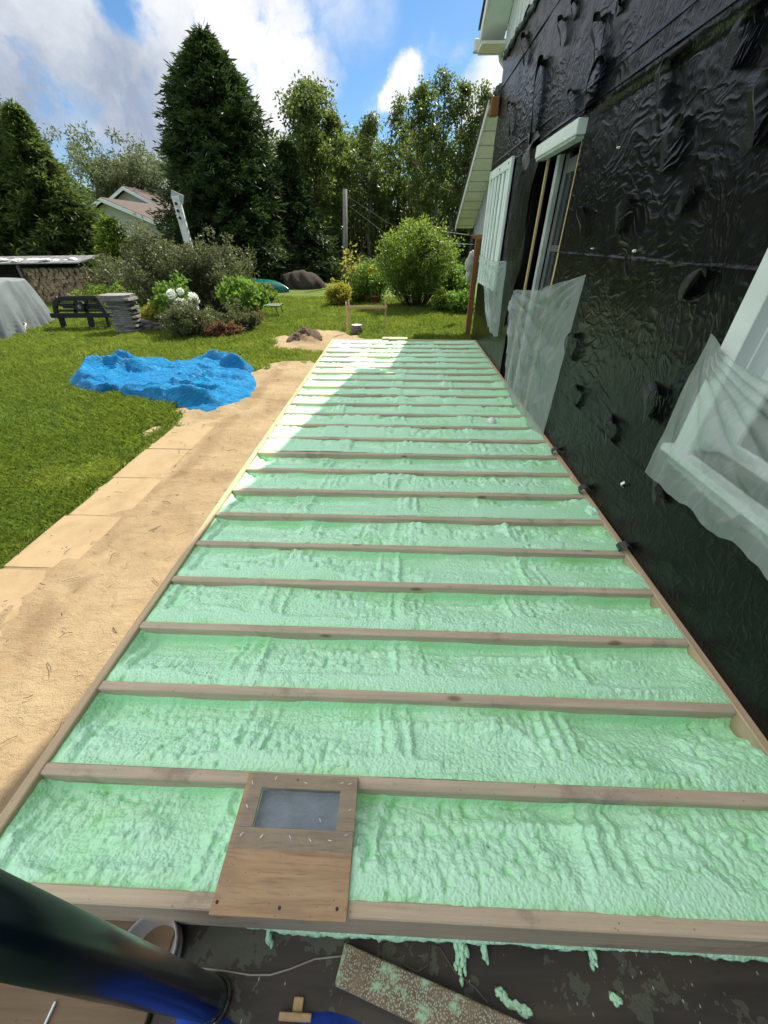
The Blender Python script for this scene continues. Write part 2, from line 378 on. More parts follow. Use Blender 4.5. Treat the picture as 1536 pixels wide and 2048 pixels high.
def f_slab(t, b):
    p = t.pos(); n = t.noise(p, 3.3, 6, .65); f = t.noise(p, 160, 3, .6)
    c = t.ramp(n, [(.3, (.26, .19, .108)), (.55, (.33, .25, .145)), (.8, (.29, .212, .125))]); c = t.mix(t.mr(f, .5, .8, 0, .35), c, (.26, .18, .10))
    t.set(b, 'Base Color', c); t.set(b, 'Roughness', .9); t.set(b, 'Normal', t.bump(f, .3, .004)); t.set(b, 'Specular IOR Level', .15)
M['slab'] = mat('sandy_concrete', f_slab)
def f_lawn(t, b):
    p = t.pos(); n = t.noise(p, .55, 6, .62); m = t.noise(p, 5, 5, .65); f = t.noise(t.scale(p, (1, .6, 1)), 90, 4, .7)
    c = t.ramp(n, [(.3, (.075, .13, .014)), (.55, (.11, .18, .018)), (.75, (.16, .22, .035))])
    c = t.mix(t.mr(m, .52, .72, 0, .75), c, (.22, .18, .075)); c = t.mix(t.mr(f, .42, .7, 0, .7), c, (.028, .055, .010))
    t.set(b, 'Base Color', c); t.set(b, 'Roughness', .8); t.set(b, 'Specular IOR Level', .2); t.set(b, 'Normal', t.bump(f, 1.0, .03))
M['lawn'] = mat('lawn_ground', f_lawn)
def leafmat(name, lo, hi, trans=.45, rough=.5, tcol=None):
    def fn(t, b):
        a = t.attr('tint'); c = t.ramp(a, [(0, lo), (1, hi)]); t.set(b, 'Base Color', c); t.set(b, 'Roughness', rough); t.set(b, 'Specular IOR Level', .35)
        tl = t.n.new('ShaderNodeBsdfTranslucent'); t.l.new(t.mix(.5, c, tcol or tuple(x*1.5 for x in hi)), tl.inputs[0])
        mx = t.n.new('ShaderNodeMixShader'); mx.inputs[0].default_value = trans
        t.l.new(b.outputs[0], mx.inputs[1]); t.l.new(tl.outputs[0], mx.inputs[2]); t.l.new(mx.outputs[0], t.n['Material Output'].inputs[0])
    return mat(name, fn)
L = {}
L['grass'] = leafmat('grass_blade', (.070, .135, .012), (.21, .265, .035), .5)
L['cedar'] = leafmat('cedar_spray', (.012, .028, .009), (.052, .090, .020), .3)
L['cedar2'] = leafmat('cedar_spray_near', (.030, .060, .014), (.11, .16, .035), .4)
L['poplar'] = leafmat('poplar_leaf', (.024, .050, .010), (.135, .185, .038), .52, .4)
L['olive'] = leafmat('grey_green_leaf', (.030, .045, .014), (.155, .175, .07), .4, .45)
L['willow'] = leafmat('willow_leaf', (.06, .09, .035), (.17, .20, .09), .4)
L['bright'] = leafmat('bright_leaf', (.06, .13, .015), (.16, .27, .04), .5)
L['shrub'] = leafmat('shrub_leaf', (.028, .062, .010), (.19, .27, .036), .56, .42)
L['gold'] = leafmat('golden_leaf', (.18, .20, .02), (.38, .36, .05), .45)
L['dark'] = leafmat('dark_leaf', (.015, .03, .01), (.04, .07, .02), .3)
L['rust'] = leafmat('rust_leaf', (.12, .06, .03), (.25, .14, .07), .35)
L['bloom'] = leafmat('white_petal', (.70, .74, .66), (.86, .88, .82), .3)
L['orange'] = leafmat('yellow_petal', (.55, .36, .02), (.75, .55, .05), .35)
M['bark'] = simple('bark', (.075, .06, .048), .9, var=.4, sc=14, bump=.8, bd=.02)
M['palebark'] = simple('pale_bark', (.16, .14, .12), .9, var=.4, sc=14, bump=.6, bd=.02)

# ------------------------------------------------------------------ ground, sand, lawn
def ground():
    xs = np.concatenate([[-400, -120, -50], np.linspace(-25, 25, 26), [50, 120, 400]]); ys = np.concatenate([[-60, -15], np.linspace(-5, 45, 26), [80, 160, 500]])
    X, Y = np.meshgrid(xs, ys); o = npmesh('lawn', np.stack([X.ravel(), Y.ravel(), np.full(X.size, G)], 1), gridfaces(len(xs), len(ys)), M['lawn'])
    tag(o, kind='structure')
def sandmask(x, y):
    """>0 on sand: the worn strip along the deck, the patch by the tarp and the dug spot at the pier"""
    n = (fbm(x*1.7, y*1.7, 3, 4)-.5)*1.0; n2 = (fbm(x*6, y*6, 9, 3)-.5)*.35
    left = -2.66 - .25*sst(4.0, 4.8, y) + .75*sst(5.6, 7.2, y)
    strip = np.minimum(x-left, 7.25-y+.0*x) + (n*.55+n2)*sst(3.4, 4.6, y) + n2*.25
    patch = .95-np.sqrt(((x+1.75)/1.15)**2+((y-8.9)/1.15)**2) + n*.5+n2
    scuff = .30-np.sqrt(((x+2.85)/.6)**2+((y-4.1)/.75)**2)+n*.9+n2
    bare = np.maximum(.07-np.hypot(x+3.75, (y-4.05)*.8)+n2*.3, .05-np.hypot(x+4.6, y-7.0)+n2*.3)
    return np.maximum(np.maximum(strip, patch), np.maximum(scuff, bare))
def sand():
    xs = np.arange(-5.4, 1.4, .025); ys = np.arange(-.6, 10.4, .03); X, Y = np.meshgrid(xs, ys); m = sandmask(X, Y)
    z = G-.012+.024*sst(-.05, .18, m)
    foot = .75*fbm(X*5, Y*5, 21, 4)+.25*(1-bubbles(X, Y*.55, .30, 3)) if False else fbm(X*5, Y*5, 21, 4); z = z+sst(-.05, .2, m)*((foot-.36)*.045 + (fbm(X*22, Y*22, 5, 2)-.5)*.012)
    under = sst(-2.15, -2.05, X); onslab = (X > -2.66) & (X < -2.14) & (Y < 4.25)
    z = np.where(onslab, np.minimum(z, G+.005+.016*(fbm(X*5, Y*5, 31, 4)-.38)*2*sst(-2.42, -2.14, X)), z)
    mound = np.exp(-(((X+1.98)/.26)**2+((Y-8.75)/.34)**2)); z = z+mound*(.20+.12*(fbm(X*9, Y*9, 8, 3)-.5))
    z = np.where(((X > -1.27) & (Y < 7.4)) | (Y < .14), G-.03, z)
    damp = np.clip(mound*1.5+sst(.55, .75, fbm(X*3, Y*2, 14, 4))*.5+.7*sst(.17, .03, np.abs(X+2.02+.1*(fbm(X*2, Y*2, 2, 3)-.5)))*sst(.4, .6, fbm(X*4, Y*3, 77, 3)), 0, 1)
    o = npmesh('sand_path', np.stack([X.ravel(), Y.ravel(), z.ravel()], 1), gridfaces(len(xs), len(ys)), M['sand'], smooth=True, attrs={'damp': damp.ravel()})
    tag(o, kind='structure')
def slabs():
    for k, y0 in enumerate([-.01, .585, 1.18, 1.78, 2.38, 2.97, 3.565]):
        mb = MB(); j = random.uniform(-.012, .012); mb.box(-.235, .235, -.292, .292, -.05, .0, .006)
        o = one('paving_slab', mb, M['slab'], ['sandy concrete paving slab nearest the photographer', 'sandy concrete slab beside the front corner of the deck', 'sand dusted slab third along the path',
                'sandy slab in the middle of the path', 'clean edged sandy slab past the middle of the path', 'sandy slab beside the brown scuffed grass edge', 'farthest slab half buried in sand, nearest the blue tarp'][k], 'paving slab',
                (-2.385+j, y0+.3, G+.012+random.uniform(-.003, .003)), 'slabs of the sandy path', local=True)
        o.rotation_euler = (random.uniform(-.008, .008), random.uniform(-.008, .008), random.uniform(-.012, .012))
def grass():
    N = 430000
    u = rng.random(N); y = 1.0+(u**1.5)*15.5; x = -1.3-rng.random(N)*(1.9+y*.82)
    n2 = 70000; y2 = 7.5+rng.random(n2)*9; x2 = -1.3+rng.random(n2)*4.0
    x = np.concatenate([x, x2]); y = np.concatenate([y, y2])
    m = sandmask(x, y); keep = (m < -.01+.10*rng.random(len(x))) & ~((x > -2.63) & (x < -2.1) & (y < 4.2)) & ~((x > -1.3) & (y < 7.7)) & ((x < 1.3) | (y > 8.3))
    x, y = x[keep], y[keep]; n = len(x); pat = fbm(x*.9, y*.9, 41, 4); big = fbm(x*.35, y*.35, 51, 3)
    h = (.028+.03*rng.random(n))*(.55+pat)*(1+.02*y); wd = (.0022+.0016*rng.random(n))*(1+y*.11)
    a = rng.random(n)*2*np.pi; lean = .3+.9*rng.random(n); la = rng.random(n)*2*np.pi
    bx, by = np.cos(a)*wd, np.sin(a)*wd; b0 = np.stack([x, y, np.full(n, G-.003)], 1)
    v = np.empty((n, 4, 3)); v[:, 0] = b0+np.stack([-bx, -by, 0*x], 1); v[:, 1] = b0+np.stack([bx, by, 0*x], 1)
    mid = b0+np.stack([np.cos(la)*lean*h*.35, np.sin(la)*lean*h*.35, h*.6], 1); v[:, 2] = mid+np.stack([bx*.7, by*.7, 0*x], 1)
    v[:, 3] = b0+np.stack([np.cos(la)*lean*h, np.sin(la)*lean*h, h], 1)
    f = np.arange(n*4).reshape(n, 4); tint = np.clip(.1+.5*rng.random(n)+(pat-.5)*.9+(big-.5)*.9, 0, 1); thin = (fbm(x*2.3, y*2.3, 77, 3) > .30+.25*rng.random(n)) | (rng.random(n) < .45)
    tint = np.where(sst(.60, .70, fbm(x*1.3, y*1.3, 91, 4)) > rng.random(n), 1.0, tint); v = v[thin]; tint = tint[thin]; n = len(v)
    f = np.arange(n*4).reshape(n, 4)
    o = npmesh('grass', v.reshape(-1, 3), f, L['grass'], attrs={'tint': tint}); tag(o, 'short mown lawn grass around the sandy path', 'grass', kind='stuff')
def debris():
    mb = MB()
    for _ in range(240):
        while 1:
            x, y = random.uniform(-2.6, -1.3), random.uniform(.3, 9.5)
            if sandmask(np.array([x]), np.array([y]))[0] > .05: break
        L_ = random.choice((.012, .02, .03, .045, .08))*random.uniform(.7, 1.3); a = random.uniform(0, 6.28); z = G+.028
        p = np.array([x, y, z]); q = p+np.array([math.cos(a)*L_, math.sin(a)*L_, random.uniform(-.004, .012)]); m_ = (p+q)/2+np.array([random.uniform(-.012, .012), random.uniform(-.012, .012), .004])
        mb.tube([p, m_, q], random.uniform(.0008, .0022), 5)
    tag(mb.build('debris', M['bark']), 'scattered twigs and bark bits lying on the sand', 'debris', kind='stuff')
ground(); sand(); slabs(); grass(); debris()

# ------------------------------------------------------------------ deck frame with spray foam
XL, XR, YN, PIT, NB = -1.207, 1.345, .227, .3058, 24
TH = .019
DK = thing('deck_frame', 'timber deck frame beside the black house with mint green foam filling every joist bay', 'deck frame', (0, .2, G))
def lumber(x0, x1, y0, y1, z0, z1, name, m):
    return MB().box(x0, x1, y0, y1, z0, z1, .004).build(name, m, DK)
lumber(XL-.0, XR, YN-TH, YN+TH, -.235, .0, 'rim_joist', M['rimx'])
lumber(XL, XR, YN+NB*PIT-TH, YN+NB*PIT+TH, -.235, .0, 'rim_joist', M['rimx'])
lumber(XL-.038, XL-.0005, YN-TH, YN+NB*PIT+TH, -.235, .001, 'rim_joist', M['rim'])
lumber(XR+.0005, XR+.038, YN-TH, YN+NB*PIT+TH, -.235, .001, 'ledger', M['rim'])
for k in range(1, NB):
    y = YN+k*PIT+random.uniform(-.003, .003); o = lumber(XL, XR, y-TH, y+TH, -.235, random.uniform(-.003, .0), 'joist', M['joist'])
def bubbles(x, y, s, k, wx=0, wy=0):
    d = worley(x/s+wx, y/s+wy, k); return np.sqrt(np.clip(1-(d/.78)**2, 0, 1))
for k in range(NB):
    y0, y1 = YN+k*PIT+TH-.004, YN+(k+1)*PIT-TH+.004; Wd = y1-y0
    dx = .0044 if k < 2 else .0055 if k < 4 else .0075 if k < 8 else .012 if k < 14 else .018
    nx = int((XR-XL)/dx); ny = max(12, int(Wd/dx))
    xs = np.linspace(XL+.001, XR-.001, nx); t = np.concatenate([np.linspace(0, .925, ny), [.935, .945, .955, .965, .975, .985, .993, 1.0]])
    X, T = np.meshgrid(xs, t); Y = y0+T*Wd; kk = k*13
    xb = [-.58+random.uniform(-.10, .10), .03+random.uniform(-.09, .09), .68+random.uniform(-.10, .10)]
    if k == 0: xb[0] = -.5; xb[1] = -.09
    wob = (fbm(X*3, Y*3, kk+1, 3)-.5)
    dep = (1.1 if k < 5 else .8 if k < 9 else .28)*(.020+.042*sst(.30, .62, fbm(X*1.1, Y*0+k*.7, kk+11, 2))); base = -.012-(.018 if k < 9 else .008)*sst(0, .5, T)-dep*sst(.25, .95, T)+.006*np.sin(X*2.3+k)
    # each pass of the gun leaves its own level and cross ridges
    lev = np.zeros_like(X); ridge = np.zeros_like(X); e = [XL]+xb+[XR]
    for i in range(4):
        inside = (X >= e[i]) & (X < e[i+1]); lev = np.where(inside, random.uniform(-.010, .008)+.010*(fbm(X*4, Y*9, kk+i, 3)-.5), lev)
    for i, b_ in enumerate(xb):
        dd = X-b_-.05*wob*2
        ridge += np.exp(-(dd/.032)**2)*random.uniform(.012, .028)*(.3+fbm(X*12, Y*10, kk+20+i, 2)) - np.exp(-((dd-random.choice([-1, 1])*.06)/.02)**2)*.007
    for i, b_ in enumerate(xb):      # paired ladders of bubbles either side of the overlap
        for o2 in (-.05, .06): ridge += np.exp(-((X-b_-o2-.08*wob)/.016)**2)*.022*bubbles(X, Y, .03, kk+24+i)
    roll = (fbm(X*2.2+k, Y*30, kk+31, 3)-.5)*.010
    lump = bubbles(X*1.15, Y*.8, .042, kk+35)*.75+.25
    rolly = np.exp(-((T-.16-.12*wob)/.07)**2)*.020*lump*sst(.40, .60, fbm(X*2.5, Y*0+k, kk+32, 2)) + np.exp(-((T-.72-.14*wob)/.06)**2)*.022*lump*sst(.42, .6, fbm(X*2.1+9, Y*0+k, kk+33, 2))
    mask = sst(.40, .58, fbm(X*3.1, Y*6.5, kk+40, 3)); mask2 = sst(.54, .70, fbm(X*2.4+4, Y*4, kk+41, 3))
    wxx = (fbm(X*16, Y*16, kk+50, 2)-.5)*1.2; wyy = (fbm(X*16+5, Y*16, kk+51, 2)-.5)*1.2
    sz = 1.0 if k < 4 else 1.25 if k < 9 else 1.8
    bsm = bubbles(X, Y, .0135*sz, kk+60, wxx, wyy); bm = bubbles(X, Y*.92, .029*sz, kk+61, wxx*.6, wyy*.6); bl = bubbles(X, Y*.95, .062, kk+62, wxx*.3, wyy*.3)
    bub = bsm*.0060*(1-.6*mask)*(.6+.8*fbm(X*4, Y*9, kk+64, 2))+bm*.017*mask+bl*.020*mask2*mask + (fbm(X*60, Y*60, kk+63, 2)-.5)*.003
    fing = np.abs(np.sin(X*78+5*wob+5*fbm(X*5, Y*3, kk+70, 2)))**.7*.010*np.exp(-((T-.12)/.11)**2)*sst(.25, .7, X)*sst(.42, .62, fbm(X*1.6, Y*0+k*1.7, kk+71, 2))
    Z = base+lev+ridge+roll+rolly+bub+fing
    # fillets onto the rim and the ledger, lumps at the ledger end
    eL = np.exp(-((X-XL)/.022)**2); Z = Z*(1-eL*.9)+eL*(-.014)+ .012*np.exp(-((X-XL-.045)/.016)**2)*(.5+fbm(X*5, Y*14, kk+80, 2)) - .010*np.exp(-((X-XL-.078)/.012)**2)
    eR = np.exp(-((XR-X)/.10)**2); Z = Z+eR*(.018*bubbles(X, Y, .07, kk+81)+.016-.012*sst(0, .9, T))
    eN = np.exp(-(T/.05)**2); Z = Z*(1-.7*eN)+eN*.7*(-.008)
    edge = .013+.008*fbm(X*9, Y*0, kk+90, 3)+.012*sst(.5, .7, fbm(X*2, Y*0, kk+91, 2))
    climb = np.clip((T-.925)/.075, 0, 1)**.8; Z = np.where(T > .925, Z*(1-climb)+climb*(-edge)+(bub-.004)*(climb > 0)*(-.8)*climb, Z)
    Yv = np.where(T > .925, y1-.0185*(1-climb)**1.3, y0+T/.925*(Wd-.0185))
    Z = np.minimum(Z, -.001+.004*sst(.6, .8, fbm(X*7, Y*7, kk+95, 2)))
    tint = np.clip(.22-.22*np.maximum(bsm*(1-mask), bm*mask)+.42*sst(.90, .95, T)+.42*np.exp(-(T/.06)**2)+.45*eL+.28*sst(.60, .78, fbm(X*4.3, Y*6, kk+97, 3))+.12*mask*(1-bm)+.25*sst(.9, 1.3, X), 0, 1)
    if k == 0:  # the hatch duct passes through the first bay
        cut = (X > -.485) & (X < -.10) & (Y > .36); Z = np.where(cut, np.minimum(Z, -.03), Z)
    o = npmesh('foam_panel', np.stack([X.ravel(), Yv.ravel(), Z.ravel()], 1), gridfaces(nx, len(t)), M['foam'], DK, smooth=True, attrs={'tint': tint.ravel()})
def blobmesh(mb, c, r, sq=(1, 1, 1), n=14, seed=0, amp=.3):
    base = len(mb.v)
    for i in range(n+1):
        for j in range(n*2):
            th, ph = math.pi*i/n, math.pi*j/n; d = np.array([math.sin(th)*math.cos(ph), math.sin(th)*math.sin(ph), math.cos(th)])
            q = 1+amp*(float(fbm(np.array([d[0]*2+seed+d[2]]), np.array([d[1]*2-d[2]*1.3]), seed, 3)[0])-.5)*2
            mb.v.append(tuple(np.array(c)+d*r*q*np.array(sq)))
    for i in range(n):
        for j in range(n*2):
            mb.f.append([base+i*n*2+j, base+(i+1)*n*2+j, base+(i+1)*n*2+(j+1) % (n*2), base+i*n*2+(j+1) % (n*2)])
# foam squeezed out below the front rim
mb = MB()
for i in range(120):
    x = -.42+1.64*i/120; r = .004+.024*max(0, float(fbm(np.array([x*5.0]), np.array([0.3]), 5, 3)[0])-.22)*random.uniform(.7, 1.4)
    blobmesh(mb, (x, YN-TH+.003, -.231-r*.7), r, (2.6, .7, .8), 8, i, .7)
for x, l_ in ((.21, .05), (.235, .06), (.30, .03), (.62, .03), (-.36, .02), (.225, .085)):
    for q in range(5): blobmesh(mb, (x+random.uniform(-.008, .008), YN-TH-.008-l_*q/5, -.25-.03*q/5), .009-.0006*q, (1, 1.5, .7), 8, q, .6)
o = mb.build('foam_drip', M['foam'], DK, True)
# screws sit in joist ends; black wrap scraps lie on the ledger (parts of the house, below)

def strip(pts, side, wd, th, mat_, name, parent, taper=1.0, n=24, wav=0.0):
    """ribbon along a poly-curve with thickness"""
    pts = np.array(pts, float); t = np.linspace(0, 1, n); s = np.linspace(0, 1, len(pts))
    P = np.stack([np.interp(t, s, pts[:, i]) for i in range(3)], 1)
    for _ in range(3): P[1:-1] = (P[:-2]+2*P[1:-1]+P[2:])/4
    sd = np.array(side, float); sd /= np.linalg.norm(sd); tg = np.gradient(P, axis=0); nr = np.cross(tg, sd); nr /= np.linalg.norm(nr, axis=1)[:, None]+1e-9
    w_ = wd/2*(1+(taper-1)*t)[:, None]; wv_ = (np.sin(t*9+wd*80)*wav)[:, None]
    a, b = P-sd*w_+nr*wv_, P+sd*w_-nr*wv_; V = np.concatenate([a, b, a+nr*th, b+nr*th]); F = []
    for i in range(n-1): F += [[i, i+1, n+i+1, n+i], [2*n+i, 3*n+i, 3*n+i+1, 2*n+i+1], [i, 2*n+i, 2*n+i+1, i+1], [n+i, n+i+1, 3*n+i+1, 3*n+i]]
    F += [[0, n, 3*n, 2*n], [n-1, 3*n-1, 4*n-1, 2*n-1]]
    return npmesh(name, V, F, mat_, parent, smooth=False)

# plywood hatch
HT = thing('plywood_hatch', 'plywood hatch with a taped plastic window lying across the front deck bay', 'hatch', (-.29, .37, .004))
z0, z1 = .003, .013; hx0, hx1, hy0, hy1 = -.425, -.163, .392, .497; bx0, bx1, by0, by1 = -.482, -.108, .198, .538
mb = MB()
mb.box(bx0, bx1, by0, hy0, z0, z1, .0015).box(bx0, bx1, hy1, by1, z0, z1, .0015).box(bx0, hx0, hy0, hy1, z0, z1).box(hx1, bx1, hy0, hy1, z0, z1)
mb.build('board', M['ply'], HT)
MB().box(hx0-.004, hx1+.004, hy0-.004, hy1+.004, -.028, -.024).build('duct_floor', simple('duct_sheen_grey', (.22, .28, .34), .4, var=.3, sc=14, bump=.1), HT)  # duct lightened blue-grey so the plastic window over it looks more reflective
xs = np.linspace(-.468, -.110, 60); ys = np.linspace(.338, .537, 40); X, Y = np.meshgrid(xs, ys)
Z = z1+.0018+.004*fbm(X*14, Y*30, 4, 3)+.004*np.abs(np.sin(X*60+Y*90))*sst(.02, .06, X+.3)*.3
npmesh('plastic_window', np.stack([X.ravel(), Y.ravel(), Z.ravel()], 1), gridfaces(60, 40), M['sheet2'], HT, True)
M['steel'] = simple('bright_steel', (.75, .76, .78), .3, .8, .1, 30, 0)
for (px, py) in [(505, 1565), (552, 1556), (612, 1566), (684, 1566), (700, 1568), (494, 1612), (700, 1620), (483, 1668), (523, 1672), (580, 1674), (620, 1680), (660, 1681), (692, 1670), (640, 1640)]:
    p = onz(px, py, z1+.007); a = random.uniform(-1.2, 1.2)
    MB().bar(p-np.array([math.cos(a), math.sin(a), 0])*.0055, p+np.array([math.cos(a), math.sin(a), 0])*.0055, .0016, .0016).build('staple', M['steel'], HT)
M['iron'] = simple('rusty_iron', (.05, .04, .035), .6, .5)
for (px, py) in [(434, 1804), (559, 1816), (674, 1818), (596, 1560)]:
    p = onz(px, py, z1); MB().lathe((p[0], p[1], z1-.002), [(.0045, 0), (.0045, .0028), (.002, .0032)], 12).build('screw', M['iron'], HT)
# loose bits on the deck
mb = MB(); p = onz(981, 846, -.02); mb.lathe(p, [(.0, .062), (.022, .058), (.038, .045), (.046, .02), (.048, 0), (.044, 0), (.042, .02), (.034, .04), (.018, .052), (.0, .055)], 24, False, False)
o = one('plastic_cup', mb, simple('white_plastic', (.72, .78, .74), .4, var=.06), 'small white dome cup left standing on the foam', 'cup', p, smooth=True); o.rotation_euler = (.2, .35, .4)
mb = MB().box(-.30, .16, -.075, .075, 0, .019, .003); o = one('wood_offcut', mb, M['rimx'], 'short pale board offcut lying on the far rim of the deck', 'board', (-.02, 7.60, .004), local=True)
mb = MB(); blobmesh(mb, (0, 0, 0), .02, (1.4, 1, .5), 12, 3, .5); o = one('foam_crumb', mb, M['foam'], 'thin round foam bubble shell on the nearest bay right of the hatch', 'foam crumb', tuple(onz(1092, 1720, -.016)), smooth=True, local=True)
mb = MB(); blobmesh(mb, (0, 0, 0), .036, (1.1, 1.5, .7), 12, 5, .6); o = one('foam_lump', mb, M['foam'], 'loose foam lump at the ledger by the black strap', 'foam lump', tuple(onz(1183, 1022, -.005)), smooth=True, local=True)

# ------------------------------------------------------------------ house
XW = 1.386
YF = 8.08; ZT = 3.52
HS = thing('house', 'black wrapped house wall with bare window and door openings running beside the deck', 'house', (XW+2, 4, G))
WIN = (.25, 1.69, .70, 2.25); DOOR = (4.14, 5.46, -.24, 2.15); FARW = (6.42, 7.86, .88, 2.33)
def wallband(z0, z1, x, seed):
    ys = np.unique(np.concatenate([np.arange(-1.6, YF+.001, .045), [YF, WIN[0], WIN[1], DOOR[0], DOOR[1]]]))
    zs = np.unique(np.concatenate([np.arange(z0+.04, z1, .045), [z0, z0+.004, z0+.010, z0+.018, z0+.028, z1], [q for q in (WIN[2], WIN[3], DOOR[3]) if z0 < q < z1]]))
    Y, Z = np.meshgrid(ys, zs); X = x-.010*(fbm(Y*1.3, Z*1.6, seed, 3)-.5)-.009*(fbm(Y*3.1+Z*2, Z*2.4-Y, seed+4, 3)-.45)
    X = X-.006*np.exp(-((Z-z0)/.010)**2)*(.3+fbm(Y*5, Z*0, seed+9, 3)); X = np.minimum(X, XW+.004)
    F = gridfaces(len(ys), len(zs)); c = np.stack([Y.ravel(), Z.ravel()], 1)[F].mean(1)
    cut = np.zeros(len(F), bool)
    for (a, b, c_, d) in (WIN, DOOR): cut |= (c[:, 0] > a) & (c[:, 0] < b) & (c[:, 1] > c_) & (c[:, 1] < d)
    npmesh('wall_wrap', np.stack([X.ravel(), Y.ravel(), Z.ravel()], 1), F[~cut], M['wrap'], HS, True)
for i, (a, b) in enumerate([(G-.02, .50), (.44, 1.44), (1.40, 2.36), (2.31, 2.46), (2.42, 3.30), (3.25, 3.56)]): wallband(a, b, XW-.0025*i-.003, 100+i*20)
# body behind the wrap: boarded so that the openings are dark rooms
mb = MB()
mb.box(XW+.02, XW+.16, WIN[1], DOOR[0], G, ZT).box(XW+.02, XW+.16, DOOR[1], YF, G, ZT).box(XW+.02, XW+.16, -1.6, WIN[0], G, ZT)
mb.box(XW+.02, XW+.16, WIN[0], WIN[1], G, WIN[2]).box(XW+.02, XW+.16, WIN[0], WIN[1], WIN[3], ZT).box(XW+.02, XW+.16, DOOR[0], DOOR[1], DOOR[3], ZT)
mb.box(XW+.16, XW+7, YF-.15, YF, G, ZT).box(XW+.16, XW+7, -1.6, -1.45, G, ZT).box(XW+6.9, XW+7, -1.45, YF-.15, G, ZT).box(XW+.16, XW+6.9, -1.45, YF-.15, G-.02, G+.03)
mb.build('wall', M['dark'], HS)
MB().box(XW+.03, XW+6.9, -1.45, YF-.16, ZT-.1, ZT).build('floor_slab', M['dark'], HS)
# ragged top edge of the wrap under the siding
mb = MB()
for i in range(60):
    y = -1+9.1*i/60+random.uniform(-.05, .05); blobmesh(mb, (XW-.03, y, ZT+.03+random.uniform(-.02, .02)), .05, (.5, 2.2, .8), 6, i, .5)
mb.build('torn_edge', M['strap'], HS, True)
# upper gable: siding, soffit, fascia, roof (a gable that faces the deck)
SL, YE, ZE, XO = .585, 8.35, 3.73, 1.03; YR = 2.6; ZR = ZE+SL*(YE-YR); YE2 = 2*YR-YE
xsid = XW-.02
mb = MB(); mb.prism([(xsid, YF, ZT+.06), (xsid, YF, ZE+SL*(YE-YF)-.02), (xsid, YR, ZR-.02), (xsid, -1.6, ZE+SL*(-1.6-YE2)-.02), (xsid, -1.6, ZT+.06)], (.15, 0, 0)); mb.build('gable_siding', M['white'], HS)
mb = MB()
for i in range(44):
    y = YF-.02-i*.2; zt = ZE+SL*(YE-y)-.05 if y > YR else ZE+SL*(y-YE2)-.05
    if y > -1.5: mb.box(xsid-.012, xsid-.001, y-.018, y, ZT+.07, zt)
mb.build('siding_rib', M['white'], HS)
for sg in (1, -1):
    ye = YE if sg > 0 else YE2
    P = lambda x, y, dz: (x, y, ZE+SL*abs(y-ye)+dz)
    MB().prism([P(XO+.02, ye, 0), P(xsid-.002, ye, 0), P(xsid-.002, YR, 0), P(XO+.02, YR, 0)], (0, 0, .03)).build('soffit', M['white'], HS)
    MB().prism([P(XO, ye, -.03), P(XO+.02, ye, -.03), P(XO+.02, YR, -.03), P(XO, YR, -.03)], (0, 0, .16)).build('fascia', M['white'], HS)
    MB().prism([P(XO-.02, ye+sg*.06, .135), P(XW+7.3, ye+sg*.06, .135), P(XW+7.3, YR, .135), P(XO-.02, YR, .135)], (0, 0, .03)).build('roof', M['roof'], HS)
mb = MB(); mb.box(XO+.0, xsid, YE-.30, YE+.02, ZE-.05, ZE-.02).build('eave_return', M['cream'], HS)
MB().box(XO+.0, xsid+.02, YE+.022, YE+.04, ZE-.07, ZE+.14).build('eave_fascia', M['white'], HS)
mb = MB(); mb.box(XO-.06, XW+6, YE+.042, YE+.15, ZE-.03, ZE+.10, .012); mb.build('gutter', M['white'], HS)
mb = MB(); mb.tube([(XW-.02, YE+.09, ZE-.03), (XW-.0, YE+.09, ZE-.10), (XW+.12, YE-.05, ZE-.28), (XW+.12, YE-.1, 2.2)], .035, 10); mb.build('downspout', M['white'], HS, True)
# straps torn loose from the wrap
straps = [((1126, 35), (1119, 91), .05), ((1198, 33), (1186, 124), .06), ((1086, 120), (1058, 292), .10), ((1208, 114), (1163, 230), .12), ((1335, 122), (1308, 211), .06), ((1500, 25), (1448, 140), .09),
    ((1144, 180), (1136, 224), .05), ((1357, 240), (1318, 344), .065), ((1536, 137), (1488, 294), .07), ((1165, 414), (1157, 472), .05), ((1256, 395), (1227, 468), .055), ((1382, 375), (1347, 430), .04),
    ((1405, 537), (1354, 600), .06), ((1145, 667), (1128, 722), .055), ((1439, 695), (1401, 750), .07), ((1153, 771), (1138, 814), .05), ((1313, 771), (1283, 844), .06), ((1224, 833), (1207, 887), .055),
    ((1324, 955), (1300, 1000), .05), ((1050, 70), (1046, 130), .06), ((1062, 10), (1040, 60), .05), ((1150, 0), (1140, 40), .05), ((1022, 205), (1018, 270), .05), ((1240, 0), (1226, 28), .06), ((1048, 640), (1040, 690), .04)]
for (a, b, wd) in straps:
    p, q = onx(*a, XW-.02), onx(*b, XW-.05); Ld = abs(p[2]-q[2])+.02; o_ = min(.06, .25*Ld)
    pts = [(XW+.002, p[1], p[2]-.03), (XW-.02, p[1], p[2]+.005), (XW-.02-o_*.75, p[1]-.01, p[2]-.005), (XW-.02-o_, (p[1]*.7+q[1]*.3), p[2]-.25*Ld), (XW-.02-o_*.7, q[1], q[2]+.3*Ld), (XW-.025-o_*.35, q[1], q[2])]
    strip(pts, (.35, 1, .25*random.uniform(-1, 1)), wd*random.uniform(1.6, 2.0), .003, M['strap'], 'wrap_strap', HS, random.uniform(.8, 1.1), 26, .004)
